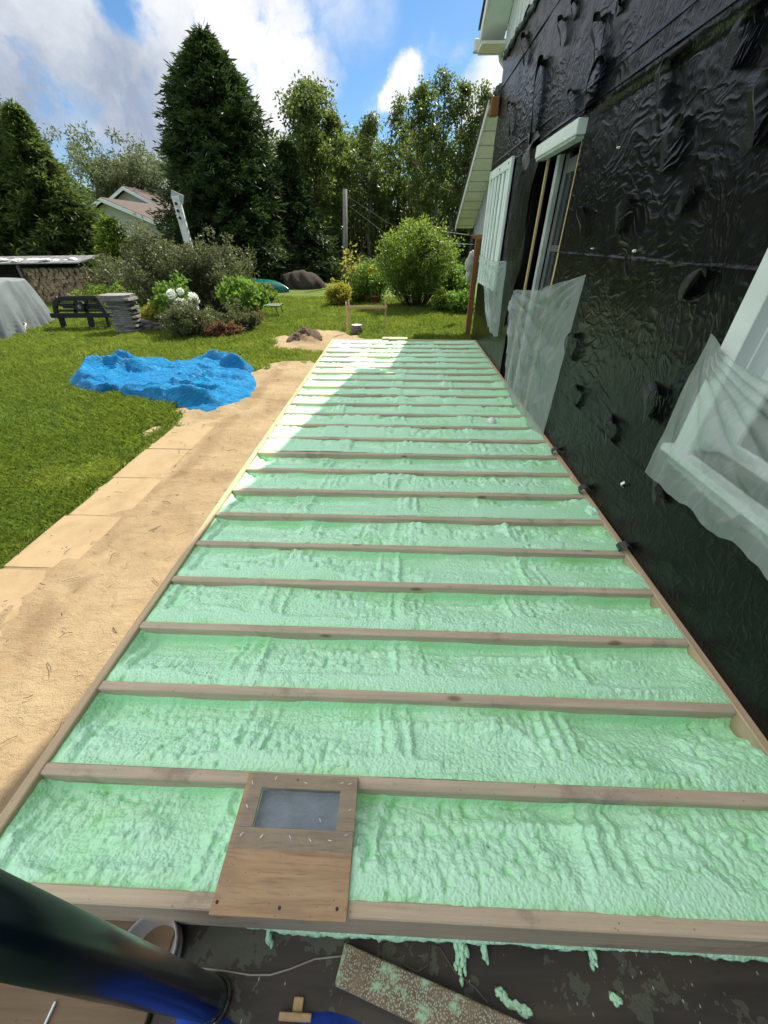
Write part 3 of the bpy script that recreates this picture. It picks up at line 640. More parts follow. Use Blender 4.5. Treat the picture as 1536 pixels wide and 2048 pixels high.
for (px, py) in [(1113, 906), (1170, 983), (1250, 1100), (1218, 1130), (1340, 955), (1500, 1052)]:
    p = onx(px, py, XW-.03); strip([(XW, p[1], p[2]+.03), (XW-.035, p[1], p[2]+.055), (XW-.075, p[1]+.01, p[2]+.02), (XW-.06, p[1]+.02, p[2]-.02)], (.1, 1, 0), .05, .003, M['strap'], 'wrap_strap', HS, 1, 16)
M['button'] = simple('white_cap', (.78, .78, .74), .5, var=.1)
for (px, py, r) in [(1269, 502, .008), (1185, 497, .005), (1237, 295, .006)]:
    p = onx(px, py, XW-.014); MB().tube([p+np.array([.03, 0, 0]), p-np.array([.006, 0, 0]), p-np.array([.012, 0, 0])], [r, r, r*.6], 10).build('cap_nail', M['button'], HS, True)
p = onx(1240, 968, XW-.03); strip([(XW-.005, p[1], p[2]-.02), (XW-.03, p[1]-.005, p[2]), (XW-.02, p[1]-.02, p[2]+.025)], (.2, 1, .3), .018, .001, M['button'], 'label_curl', HS)
# near window
W1 = MB(); cw, cp = .105, .03       # casing width, proud of wall
W1.box(XW-cp, XW+.03, WIN[1]-.01, WIN[1]+cw-.01, WIN[2]-.02, WIN[3]+.1, .003).box(XW-cp, XW+.03, WIN[0]-cw, WIN[0], WIN[2]-.02, WIN[3]+.1, .003).box(XW-cp, XW+.03, WIN[0]+.001, WIN[1]-.011, WIN[3], WIN[3]+.1, .003)
wf = W1.build('window_frame', M['trim'], HS)
for ya in (WIN[1]-.022, WIN[0]+.002): MB().box(XW+.031, XW+.15, ya, ya+.02, WIN[2], WIN[3]).build('reveal', M['trim'], wf)
MB().box(XW-.075, XW+.15, WIN[0]-cw-.02, WIN[1]+cw+.01, WIN[2]-.055, WIN[2]-.021, .004).build('sill', M['trim'], wf)
MB().box(XW-.035, XW-.001, WIN[0]-cw, WIN[1]+cw-.02, WIN[2]-.12, WIN[2]-.056, .003).build('apron', M['greytrim'], wf)
mb = MB(); ya, yb = WIN[0]+.022, WIN[1]-.022
for (a, b, c_, d) in ((ya, ya+.06, WIN[2], WIN[3]), (yb-.06, yb, WIN[2], WIN[3]), ((ya+yb)/2-.03, (ya+yb)/2+.03, WIN[2]+.061, WIN[3]-.061)): mb.box(XW+.10, XW+.149, a, b, c_, d, .003)
for (c_, d) in ((WIN[2], WIN[2]+.06), (WIN[3]-.06, WIN[3])): mb.box(XW+.102, XW+.147, ya+.061, yb-.061, c_, d, .003)
mb.build('sash', M['trim'], wf)
MB().box(XW+.12, XW+.126, ya+.03, yb-.03, WIN[2]+.03, WIN[3]-.03).build('pane', M['glass'], wf)
mb = MB()
for i in range(40):
    y = random.uniform(.4, 1.75); blobmesh(mb, (XW-.03, y, WIN[2]-.13+random.uniform(-.02, .01)), random.uniform(.012, .026), (.6, 1.6, .9), 6, i, .7)
mb.build('torn_wrap', M['strap'], wf, True)
# door opening
D0, D1, _, DZ = DOOR
hd = MB().box(XW-.085, XW+.03, D0-.03, D1-.25, DZ-.0, DZ+.095, .006).build('door_header', M['trim'], HS)
MB().box(XW-.075, XW+.0, D0-.02, D1-.27, DZ-.022, DZ-.003).build('drip_edge', M['greytrim'], hd)
MB().box(XW-.004, XW+.06, D0+.001, D0+.035, G+.1, DZ-.025, .002).build('door_jamb', M['jamb'], HS)
MB().box(XW-.010, XW+.012, 5.0, 5.03, G+.1, DZ-.025, .002).build('door_jamb', M['jamb'], HS)
fr = MB().box(XW+.02, XW+.065, 4.74, 4.82, G+.1, DZ-.025, .003).build('door_frame', M['greytrim'], HS)
dr = MB(); xd0, xd1 = XW+.075, XW+.11
for (a, b, c_, d) in ((4.18, 4.27, G+.12, DZ-.03), (4.65, 4.735, G+.12, DZ-.03)): dr.box(xd0, xd1, a, b, c_, d, .003)
for z in (G+.12, .55, 1.02, 1.40, 1.98): dr.box(xd0+.003, xd1-.003, 4.271, 4.649, z, z+(.10 if z in (G+.12, 1.98) else .05), .003)
drp = dr.build('glazed_door', simple('grey_door', (.10, .105, .10), .5), HS)
MB().box(xd0+.014, xd0+.02, 4.26, 4.66, G+.2, DZ-.06).build('pane', M['glass'], drp)
# loose black flap left of the door
strip([(XW-.03, 5.30, 2.28), (XW-.05, 5.30, 1.9), (XW-.04, 5.26, 1.4), (XW-.07, 5.36, 1.0), (XW-.05, 5.42, .60)], (.15, 1, 0), .34, .004, M['wrap'], 'wrap_flap', HS, .45, 30, .02)
strip([(XW-.015, 5.65, 2.42), (XW-.05, 5.6, 2.33), (XW-.11, 5.5, 2.22), (XW-.09, 5.5, 2.10)], (0, 1, .1), .40, .003, simple('grey_felt', (.10, .10, .10), .6), 'torn_felt', HS, .25, 20, .02)
# far window boarded with white strips
F0, F1, FZ0, FZ1 = FARW
ff = MB().box(XW-.06, XW-.024, F0, F0+.10, FZ0, FZ1-.101, .003).box(XW-.06, XW-.024, F1-.10, F1, FZ0, FZ1-.101, .003).box(XW-.06, XW-.024, F0, F1, FZ1-.10, FZ1, .003).build('window_frame', M['trim'], HS)
MB().box(XW-.03, XW-.02, F0+.101, F1-.101, FZ0, FZ1-.102).build('panel', simple('slat_back', (.30, .36, .34), .5), ff)
mb = MB()
for y, ww in ((6.66, .10), (6.90, .12), (7.16, .09), (7.40, .13), (7.62, .08)): mb.box(XW-.05, XW-.031, y-ww/2, y+ww/2, FZ0, FZ1-.103, .004)
mb.build('window_slat', M['trim'], ff)
for y in (6.55, 7.1): MB().tube([(XW-.061, y, FZ1-.05), (XW-.066, y, FZ1-.05)], .012, 10).build('bolt', M['iron'], ff)
# far porch: lower gable, beam, post
XP, YP0, ZP0, SP = 1.22, 11.05, 1.70, .472; XG = 1.62; YP1 = YF+.05; zf = lambda y: ZP0+SP*(YP0-y)
MB().prism([(XP+.02, YP0, ZP0), (XG, YP0, ZP0), (XG, YP1, zf(YP1)), (XP+.02, YP1, zf(YP1))], (0, 0, .03)).build('porch_soffit', M['cream'], HS)
for i in range(11):
    y = YP0-.1-i*.27; MB().prism([(XP+.022, y, zf(y)-.002), (XG-.002, y, zf(y)-.002), (XG-.002, y-.012, zf(y-.012)-.002), (XP+.022, y-.012, zf(y-.012)-.002)], (0, 0, -.004)).build('soffit_seam', M['greytrim'], HS)
MB().prism([(XP, YP0+.02, ZP0-.05), (XP+.018, YP0+.02, ZP0-.05), (XP+.018, YP1, zf(YP1)-.04), (XP, YP1, zf(YP1)-.04)], (0, 0, .13)).build('porch_fascia', M['white'], HS)
MB().prism([(XP-.02, YP0+.1, ZP0+.04), (XW+5, YP0+.1, ZP0+.04), (XW+5, YP1, zf(YP1)+.085), (XP-.02, YP1, zf(YP1)+.085)], (0, 0, .03)).build('porch_roof', M['roof'], HS)
MB().prism([(XG, YP0-.2, ZP0-.12), (XG, YP0-.2, ZP0+.06), (XG, YP1, zf(YP1)), (XG, YP1, ZP0-.12)], (.06, 0, 0)).build('porch_gable', M['white'], HS)
mb = MB()
for i in range(28):
    y = YP0-.3-i*.1
    mb.box(XG-.010, XG-.001, y-.02, y, ZP0-.11, zf(y)-.01)
mb.build('gable_rib', simple('lilac_siding', (.42, .40, .43), .5, var=.1), HS)
MB().box(XG-.02, XG+.08, YP1, YP0-.15, ZP0-.20, ZP0-.121, .004).build('porch_beam', M['post'], HS)
MB().box(XG-.115, XG-.005, 9.65, 9.76, G, ZP0-.201, .006).build('porch_post', M['post'], HS)
blobm = MB(); blobmesh(blobm, (XP+.15, YP1+.05, zf(YP1)+.16), .09, (1, .8, 1), 10, 3, .6); blobm.build('broken_shingle', simple('grey_rag', (.10, .11, .10), .8), HS)
MB().box(XP+.03, XP+.15, YP1-.10, YP1+.02, zf(YP1)-.10, zf(YP1)+.10, .01).build('bare_stud', M['post'], HS)

# clear plastic sheets hung over the openings (each lifts off by itself)
def hang(name, label, P, nu, nv, seed, off, fan, amp, mat_):
    """bilinear sheet through 4 corners tl,tr,bl,br on the wall, pushed out with folds that fan from the upper corners"""
    tl, tr, bl, br = [np.array(p, float) for p in P]; u = np.linspace(0, 1, nu); v = np.linspace(0, 1, nv); U, V = np.meshgrid(u, v)
    B = (tl*(1-U[..., None])+tr*U[..., None])*(1-V[..., None])+(bl*(1-U[..., None])+br*U[..., None])*V[..., None]
    a1 = np.arctan2(V+.02, U+.04); a2 = np.arctan2(V+.02, 1.04-U); r1 = np.hypot(U, V)
    f = (np.abs(np.sin(a1*fan+1.5*fbm(U*2, V*1, seed, 2)))*np.exp(-r1*1.1)+np.abs(np.sin(a2*fan*.8+1+3*fbm(U*2, V*2, seed+1, 2)))*np.exp(-np.hypot(1-U, V)*1.1)+.35*np.abs(np.sin(U*fan*.7+7*fbm(U*2.2, V*1.6, seed+2, 3)))*sst(.15, .8, V)+.5*(1-np.abs(2*fbm(U*4, V*3, seed+3, 3)-1)*3.5).clip(0, 1))
    f = f*sst(0, .16, r1)*sst(0, .16, np.hypot(1-U, V))*sst(0, .10, U)*sst(0, .10, 1-U)
    belly = np.sin(np.pi*U)**.6*(.3+.7*V)*off
    crum = (fbm(U*9, V*6, seed+7, 2)-.5)*.012
    sag = .05*np.sin(np.pi*U)*(1-V)**2+.03*(fbm(U*5, V*0, seed+5, 2)-.5)
    rag = (fbm(U*9, V*0+3, seed+6, 3)-.5)*.10*V**4
    B[..., 0] -= belly+f*amp+crum; B[..., 2] -= sag-rag; B[..., 1] += crum*.7*V
    B[..., 0] = np.minimum(B[..., 0], XW-.028)
    B[..., 2] = np.maximum(B[..., 2], -.004)
    return tag(npmesh(name, B.reshape(-1, 3), gridfaces(nu, nv), mat_, None, True, base=tuple(tl)), label, 'plastic sheet', 'plastic sheets over the openings')
x_ = XW-.035
hang('plastic_sheet', 'tall clear plastic sheet hung over the doorway with its foot on the deck', [onx(1024, 578, x_), onx(1172, 552, x_), onx(1010, 765, x_), onx(1083, 878, x_)], 90, 130, 11, .03, 13, .045, M['sheet'])
hang('plastic_sheet', 'clear plastic sheet bunched below the white slatted far window', [onx(962, 500, XW-.07), onx(1014, 522, XW-.07), onx(985, 640, x_), onx(995, 672, x_)], 60, 80, 23, .05, 9, .05, M['sheet'])
x_ = XW-.085
a_ = (x_, 1.80, 1.17); b_ = (x_, .35, 1.05); c_ = np.array(onx(1288, 942, x_)); d_ = (x_-.02, .20, .62)
hang('plastic_sheet', 'clear plastic sheet fanning from the casing of the nearest window over its sill', [a_, b_, c_, d_], 150, 110, 37, .03, 15, .028, M['sheet'])
mb = MB(); ra = onx(1440, 745, XW-.09)
# ------------------------------------------------------------------ front landing
MB_ = MB().box(-2.4, 2.4, -1.2, YN+.4, 0, .012); 
def f_dply(t, b):
    p = t.pos(); n = t.noise(t.scale(p, (2, 14, 4)), 1.0, 5, .6, .6); c = t.ramp(n, [(.3, (.038, .033, .027)), (.7, (.082, .070, .055))])
    gx = t.n.new('ShaderNodeSeparateXYZ'); t.l.new(p, gx.inputs[0])
    near = t.math('MULTIPLY', t.mr(gx.outputs[1], -.02, .22, 0, 1), t.mr(gx.outputs[0], .0, -.45, .25, 1))
    sp = t.math('MULTIPLY', t.math('LESS_THAN', t.vor(t.vm('ADD', p, wn(t, p, 60)), 210), .36), t.math('GREATER_THAN', t.math('ADD', t.noise(p, 9, 4, .7), t.math('MULTIPLY', near, .22)), .62))
    c = t.mix(t.math('MULTIPLY', sp, .85), c, (.34, .46, .32)); sp2 = t.math('LESS_THAN', t.vor(t.scale(p, (1, .5, 1)), 34), .07); c = t.mix(t.math('MULTIPLY', sp2, .8), c, (.5, .55, .42))
    t.set(b, 'Base Color', c); t.set(b, 'Roughness', .75); t.set(b, 'Normal', t.bump(t.math('ADD', n, t.math('MULTIPLY', sp, .6)), .3, .004))
M['dply'] = mat('dirty_plywood', f_dply)
one('plywood_sheet', MB().box(-.65, 1.35, -.9, .42, 0, .014, .001), M['dply'], 'dirty dark plywood sheet under the front rim speckled with foam', 'plywood', (0, 0, G+.006), local=True)
one('floor_board', MB().box(-1.24, -.66, -.5, .42, 0, .03, .003), wood('old_board', (.22, .16, .10), rough=.8), 'worn brown board left of the dark plywood below the pipe', 'board', (0, 0, G+.008), local=True)
one('edge_strip', MB().box(-.003, .003, -.4, .05, 0, .008, .001), M['trim'], 'thin white strip lying on the brown board', 'strip', (-.93, 0, G+.04), local=True)
def f_plank(t, b):
    p = t.pos(); s = t.math('LESS_THAN', t.vor(p, 190), .42); n = t.noise(p, 11, 5, .65); m = t.noise(p, 40, 4, .6)
    c = t.ramp(m, [(.3, (.16, .115, .075)), (.7, (.27, .20, .13))]); c = t.mix(t.math('MULTIPLY', s, t.mr(n, .3, .5, .2, .95)), c, (.42, .50, .38)); c = t.mix(t.mr(n, .56, .64, 0, .95), c, (.40, .66, .42))
    t.set(b, 'Base Color', c); t.set(b, 'Roughness', .8); t.set(b, 'Normal', t.bump(t.math('ADD', s, n), .4, .004))
mb = MB(); p0, p1, q0 = onz(690, 1885, G+.06), onz(1085, 2062, G+.06), onz(668, 1962, G+.06)
d_ = p1-p0; d_ /= np.linalg.norm(d_); e_ = np.array([d_[1], -d_[0], 0]); wdt = .085
mb.obox(p0+d_*.45+e_*wdt/2-np.array([0, 0, .016]), d_, e_, (0, 0, 1), .45, wdt/2, .016, .003)
one('plank', mb, mat('foam_spattered_plank', f_plank), 'plank spattered with foam lying aslant on the dark plywood', 'plank', tuple(p0))
mb = MB(); p = onz(592, 2030, G+.03); mb.box(p[0]-.045, p[0]+.045, p[1]-.012, p[1]+.004, G+.021, G+.045, .002).box(p[0]-.012, p[0]+.016, p[1]+.0045, p[1]+.032, G+.021, G+.032, .002)
one('wood_scrap', mb, M['stake'], 'small pale T shaped wood scrap by the blue cloth', 'wood scrap', tuple(p))
# wire
mb = MB(); zz = G+.024
P = [onz(x, y, zz) for x, y in ((342, 1934), (400, 1936), (450, 1942), (500, 1950), (540, 1950), (580, 1938), (630, 1918), (685, 1912))]; mb.tube(P, .0022, 6)
one('wire', mb, simple('grey_wire', (.34, .33, .30), .5), 'thin grey wire curling across the plywood to the plank', 'wire', tuple(P[0]))
mb = MB(); P = [onz(x, y, zz) for x, y in ((800, 1925), (835, 1945), (855, 1930), (860, 1890), (880, 1895), (910, 1945), (950, 1975), (975, 2005))]; mb.tube(P, .002, 6)
one('wire', mb, simple('dark_wire', (.10, .10, .09), .5), 'dark wire loop behind the plank under the foam drips', 'wire', tuple(P[0]))
for k, (pts, l) in enumerate(((((1000, 1985), (1010, 1997), (1022, 2008), (1034, 2014)), 'long torn mint foam scrap on the plywood right of the plank'), (((1050, 2022), (1054, 2026)), 'small torn foam scrap just below the long one'),
        (((1230, 1995), (1234, 2000)), 'lone foam scrap far right on the dark plywood'))):
    mb = MB()
    for i, (x, y) in enumerate(pts): blobmesh(mb, onz(x, y, G+.025), .011, (1.3, 1, .35), 8, i+k*9, .9)
    one('foam_scrap', mb, M['foam'], l, 'foam scrap', tuple(onz(*pts[0], G+.02)), smooth=True)
# bucket
bc = onz(290, 1905, -.18); bz = G+.02
BK = thing('bucket', 'white plastic bucket standing under the front rim behind the dark pipe', 'bucket', (bc[0], bc[1], bz))
M['bucket'] = simple('bucket_plastic', (.36, .36, .35), .45, var=.12, bump=.05)
hh = -.18-bz
MB().lathe((bc[0], bc[1], bz), [(.068, 0), (.080, hh-.03), (.084, hh-.03), (.086, hh-.005), (.084, hh), (.080, hh), (.078, hh-.01), (.064, .01), (.0, .008)], 48, True, False).build('body', M['bucket'], BK, True)
MB().lathe((bc[0], bc[1], bz), [(.077, hh-.06), (.085, hh-.06), (.085, hh-.045), (.077, hh-.045)], 48, False, False).build('collar', M['bucket'], BK, True)
# glossy upright pipe
def f_pipe(t, b):
    p = t.pos(); gx = t.n.new('ShaderNodeSeparateXYZ'); t.l.new(p, gx.inputs[0])
    low = t.mr(gx.outputs[2], G+.02, G+.22, 1, 0); s = t.math('MULTIPLY', t.math('LESS_THAN', t.vor(p, 240), .36), t.math('GREATER_THAN', t.math('ADD', t.noise(p, 15, 4, .6), t.math('MULTIPLY', low, .35)), .74))
    c = t.mix(t.mr(t.noise(p, 4, 4, .6), .4, .7), (.002, .008, .014), (.003, .012, .030)); t.set(b, 'Base Color', t.mix(s, c, (.30, .48, .33))); t.set(b, 'Roughness', t.mr(s, 0, 1, .30, .7)); t.set(b, 'Specular IOR Level', .6)
    b.inputs['Coat Weight'].default_value = .25; b.inputs['Coat Roughness'].default_value = .18; t.set(b, 'Normal', t.bump(t.noise(p, 9, 3, .5), .12, .01))
pc = (-.49, .070); r_ = .042
PI_ = thing('pipe', 'glossy dark blue upright pipe in the near left corner, speckled with foam at its foot', 'pipe', (pc[0], pc[1], G+.02))
mb = MB(); mb.tube([(pc[0]-.0, pc[1], G+.02), (pc[0]-.0, pc[1], G+.05), (pc[0]-.01, pc[1]+.004, .4), (pc[0]-.02, pc[1]+.01, 1.15)], r_, 40); mb.build('tube', mat('glossy_navy', f_pipe), PI_, True)
MB().lathe((pc[0], pc[1], G+.0205), [(r_+.001, 0), (r_+.008, .001), (r_+.008, .022), (r_+.002, .026)], 40, False, False).build('foot_ring', M['dply'], PI_, True)
# blue cloth by the photographer's feet
nu, nv = 70, 50; U, V = np.meshgrid(np.linspace(0, 1, nu), np.linspace(0, 1, nv)); X = -.58+U*.52; Y = -.40+V*(.435+.010*np.sin(U*9+1)+.05*(fbm(U*4, U*0, 12, 3)-.4))
hgt = np.sin(np.pi*np.clip(U, 0, 1))**.5*np.clip(1-V**6, 0, 1)*.12; Z = G+.022+hgt*(.6+.5*fbm(U*5, V*5, 6, 3))+.02*np.abs(np.sin(U*14+V*5+3*fbm(U*3, V*3, 8, 2)))*np.clip(hgt*12, 0, 1)
tag(npmesh('blue_cloth', np.stack([X.ravel(), Y.ravel(), Z.ravel()], 1), gridfaces(nu, nv), simple('royal_blue_cloth', (.012, .06, .42), .8, var=.3, sc=10, bump=.3), None, True, base=(-.27, -.1, G)), 'crumpled royal blue cloth at the bottom edge beside the pipe', 'cloth')

# ------------------------------------------------------------------ blue tarp on the lawn
outl = [(160, 785), (163, 735), (190, 730), (235, 728), (318, 719), (345, 724), (380, 722), (420, 718), (460, 715), (485, 728), (520, 740), (508, 750), (515, 780), (507, 800), (470, 818), (418, 831), (385, 825), (340, 812), (280, 800), (230, 785), (200, 790)]
def tarp():
    pc_ = np.array([onz(x, y, G)[:2] for x, y in outl]); c = pc_.mean(0); ang = np.arctan2(pc_[:, 1]-c[1], pc_[:, 0]-c[0]); rad = .96*np.hypot(pc_[:, 0]-c[0], pc_[:, 1]-c[1]); o = np.argsort(ang); ang, rad = ang[o], rad[o]
    na, nr = 300, 110; A, T = np.meshgrid(np.linspace(-np.pi, np.pi, na), np.linspace(0, 1, nr)); Rr = np.interp(A, np.concatenate([ang-2*np.pi, ang, ang+2*np.pi]), np.tile(rad, 3))
    Rr = Rr*(.95+.10*fbm(np.cos(A)*4+7, np.sin(A)*4, 3, 3)); X = c[0]+np.cos(A)*Rr*T; Y = c[1]+np.sin(A)*Rr*T
    s = fbm(X*.8, Y*.8, 60, 2); tri = lambda q: 1-np.abs(np.sin(q))
    def ridged(u, v, k, sharp, oc=2): return np.clip(1-np.abs(2*fbm(u, v, k, oc)-1)*sharp, 0, 1)
    Yr = Y+.22*X
    f1 = ridged(X*.55, Yr*1.5, 61, 4.2); f2 = ridged(X*1.1+3, Yr*2.8, 64, 4.5); f3 = ridged(X*3.0, Yr*3.4+5, 68, 4.0); f4 = ridged(X*7, Yr*8, 72, 3.5)
    env = 1-T**9; big = fbm(X*.8, Y*.8, 71, 2)
    Z = G+.012+env*(.05+.16*f1*(.45+big)+.075*f2+.035*f3+.012*f4+.03*big*sst(.0, .5, 1-T))
    tag(npmesh('blue_tarp', np.stack([X.ravel(), Y.ravel(), Z.ravel()], 1), gridfaces(na, nr), M['tarp'], None, True, base=(c[0], c[1], G)), 'crumpled bright blue tarp spread on the lawn edge', 'tarp')
tarp()

# ------------------------------------------------------------------ things on the lawn
def cover():
    A, B = np.array([-8.62, 8.75]), np.array([-9.45, 11.35]); e = B-A; n_ = np.array([-e[1], e[0]]); n_ /= np.linalg.norm(n_); c = (A+B)/2+n_*1.6
    ex = e/np.linalg.norm(e); hx, hy = np.linalg.norm(e)/2, 1.6
    na, nr = 260, 90; Aa, T = np.meshgrid(np.linspace(-np.pi, np.pi, na), np.linspace(0, 1, nr)); ca, sa = np.cos(Aa), np.sin(Aa); q = 7.0
    rr = (np.abs(ca)**q+np.abs(sa)**q)**(-1/q); S = np.where(T < .45, T/.45, 1.0); down = np.clip((T-.45)/.55, 0, 1)
    fold = np.abs(np.sin(Aa*9+4*fbm(ca*2+3, sa*2, 5, 3)+down*2.0)); fold2 = np.abs(np.sin(Aa*23+down*5+5*fbm(ca*3, sa*3+5, 6, 2)))
    out = (.93+.07*down**.8)*(1+(.085*fold**2+.03*fold2)*down); u = ca*rr*S*hx*out; v = sa*rr*S*hy*out
    Hh = 1.03+.06*np.cos(ca*2); Z = G+.01+Hh*(1-down)-(1-down)*.10*S**4-.03*(fbm(ca*3*S, sa*3*S, 9, 3))*(1-down)*2+.03*(1-down)
    sag = np.sin(Aa*6+1)*.03*down**3; Z = np.maximum(G+.005, Z+sag)
    X = c[0]+ex[0]*u+n_[0]*v; Y = c[1]+ex[1]*u+n_[1]*v
    tag(npmesh('machine_cover', np.stack([X.ravel(), Y.ravel(), Z.ravel()], 1), gridfaces(na, nr), simple('grey_cover', (.125, .15, .155), .75, var=.2, sc=3, bump=.3), None, True, base=(c[0], c[1], G)), 'grey fabric cover draped over a low machine at the left edge', 'cover')
cover()
mb = MB(); p = onz(35, 668, G)
for q in range(3): mb.tube([(p[0]+.17*math.cos(a), p[1]+.05+.03*q+.15*math.sin(a), G+.03+.035*q+.05*(1+math.sin(a))) for a in np.linspace(0, 6.3, 30)], .014, 6)
one('hose_coil', mb, simple('cream_hose', (.60, .55, .42), .6), 'coil of cream hose leaning on the grey cover', 'hose', (p[0], p[1], G))
def fork():
    Y = 10.0; root = thing('fork_plate', 'black steel fork plate of a loader standing on the grass beside the stacked pavers', 'loader attachment', tuple(onz(170, 657, G)))
    m = simple('black_steel', (.006, .006, .007), .6, 0, sc=20); a = lambda x, y, d=0.0: at(x, y, Y+d)
    def bars(name, lst, wd, th=.06):
        mb = MB()
        for (x0, y0, x1, y1) in lst: mb.bar(a(x0, y0), a(x1, y1), th, wd, (0, 0, 1) if abs(x1-x0) > abs(y1-y0) else (1, 0, 0), .004)
        mb.build(name, m, root)
    for l in [(118, 597, 192, 596), (117, 596, 110, 611), (192, 596, 209, 623), (110, 611, 114, 630), (209, 623, 212, 631)]: bars('frame_bar', [l], .10)
    bars('cross_bar', [(103, 631, 226, 630)], .10, .09); bars('cross_bar', [(113, 609, 204, 609)], .05, .05); bars('cross_bar', [(112, 621, 208, 621)], .05, .05)
    for l in [(150, 597, 152, 631), (172, 597, 175, 631)]: bars('upright', [l], .07, .05)
    for l in [(121, 632, 130, 658), (179, 632, 185, 655), (212, 632, 219, 656)]: bars('leg', [l], .13 if l[0] < 200 else .05, .05)
    bars('foot_bar', [(128, 658, 220, 654)], .06, .05)
    bars('plate', [(126, 614, 146, 614)], .06, .03); bars('plate', [(178, 614, 198, 614)], .06, .03)
    p = a(162, 613, -.02); MB().tube([p+np.array([0, .05, 0]), p-np.array([0, .05, 0])], .10, 20).build('hub', m, root)
    MB().tube([p-np.array([0, .051, 0]), p-np.array([0, .06, 0])], .045, 16).build('hub_cap', simple('grey_hub', (.2, .2, .2), .4), root)
fork()
M['stone'] = simple('grey_paver', (.20, .19, .175), .9, var=.35, sc=9, bump=.6, bd=.008)
p = onz(262, 664, G); z = G+.005
for k in range(17):
    th = random.uniform(.040, .05) if k < 15 else .055; w_ = .27 if k < 15 else .34; mb = MB(); n_ = 14; poly = []
    for i in range(n_): a = 2*math.pi*i/n_+.2; r_ = w_*(1+random.uniform(-.07, .07))/max(abs(math.cos(a))**.7, abs(math.sin(a))**.7); r_ = min(r_, w_*1.25); poly.append((math.cos(a)*r_, math.sin(a)*r_*.8, 0))
    mb.prism(poly, (random.uniform(-.01, .01), 0, th-.004))
    o = one('stone_paver', mb, M['stone'], 'wide flat grey stone paver topmost of the tall stack' if k == 16 else 'thin grey stone paver inside the tall stack on the lawn', 'paver', (p[0]+(.035 if k % 2 else -.03)+random.uniform(-.015, .015), p[1]+random.uniform(-.02, .02), z), 'pavers in the tall stack', local=True)
    z += th
p2 = onz(308, 660, G); zz2 = [G+.005, G+.005]
for k in range(9):
    s_ = k % 2; mb = MB(); n_ = 11; poly = [(math.cos(a)*.24*random.uniform(.85, 1.1), math.sin(a)*.18*random.uniform(.85, 1.1), 0) for a in np.linspace(0, 6.283, n_, endpoint=False)]
    mb.prism(poly, (0, 0, .04)); o = one('stone_paver', mb, M['stone'], 'grey stone paver lying in the low heap right of the tall stack', 'paver', (p2[0]+(.05 if s_ else -.22)+random.uniform(-.03, .03), p2[1]+random.uniform(-.05, .05)+.1*s_, zz2[s_]), 'pavers in the low heap', local=True); zz2[s_] += .043
def woodpile():
    Y = 14.6; xr = at(163, 540, Y)[0]; root = thing('firewood_rack', 'roofed firewood rack behind the black fork plate and the grey cover', 'firewood rack', (xr-2, Y+.3, G))
    mg = simple('old_grey_wood', (.16, .14, .12), .85, var=.3, sc=10)
    MB().prism([(xr-5, Y-.25, .80), (xr+.15, Y-.25, .86), (xr+.15, Y+.9, 1.02), (xr-5, Y+.9, .96)], (0, 0, .03)).build('roof', simple('tin_roof', (.30, .30, .30), .4, .4), root)
    mb = MB()
    for i in range(26):
        x = xr-.1-i*.19; blobmesh(mb, (x, Y+random.uniform(-.1, .4), .90+random.uniform(0, .05)), .10, (1.6, 1.3, .45), 6, i, .6)
    mb.build('roof_cover', simple('pale_roof_cover', (.62, .62, .60), .7, var=.3), root)
    MB().bar(at(166, 534, Y-.1), at(178, 608, Y-.1), .07, .07, (0, 1, 0)).build('post', mg, root)
    for x in (xr-2.0, xr-4.0): MB().box(x-.04, x+.04, Y-.16, Y-.08, G, .79).build('post', mg, root)
    MB().box(xr-5, xr, Y+.55, Y+.6, G, .8).build('back_board', M['dark'], root)
    def f_log(t, b):
        p_ = t.obj(); oi = t.n.new('ShaderNodeObjectInfo').outputs['Random']; c = t.ramp(oi, [(0, (.36, .25, .15)), (.5, (.50, .38, .24)), (1, (.24, .17, .11))])
        c = t.mix(t.mr(t.noise(p_, 30, 4, .6), .4, .7, 0, .6), c, (.20, .13, .08)); t.set(b, 'Base Color', c); t.set(b, 'Roughness', .9); t.set(b, 'Normal', t.bump(t.noise(p_, 50, 3, .6), .5, .01))
    ml = mat('split_log', f_log); protos = []
    for k in range(4):
        mb = MB(); n_ = [3, 4, 5, 4][k]; poly = []
        for i in range(n_*3): a = 2*math.pi*i/(n_*3); r_ = .062*(.8+.3*abs(math.cos(a*n_/2+k)))*random.uniform(.9, 1.1); poly.append((math.cos(a)*r_, -.2, math.sin(a)*r_))
        mb.prism(poly, (0, .4, 0)); protos.append(mb)
    proto = {}; cnt = 0
    for r_ in range(10):
        for i in range(19):
            x = xr-.07-i*.106+random.uniform(-.02, .02)-.03*(r_ % 2); z = G+.06+r_*.099+random.uniform(-.012, .012); k = random.randrange(4)
            if k not in proto:
                o = one('firewood_log', protos[k], ml, 'split firewood log stacked end on under the rack roof', 'log', (x, Y+.15, z), 'split logs in the firewood rack', local=True); proto[k] = o
            else:
                o = proto[k].copy(); C.objects.link(o); o.location = (x, Y+.15+random.uniform(-.05, .05), z)
            o.rotation_euler = (random.uniform(-.05, .05), random.uniform(0, 6.28), random.uniform(-.08, .08))
woodpile()
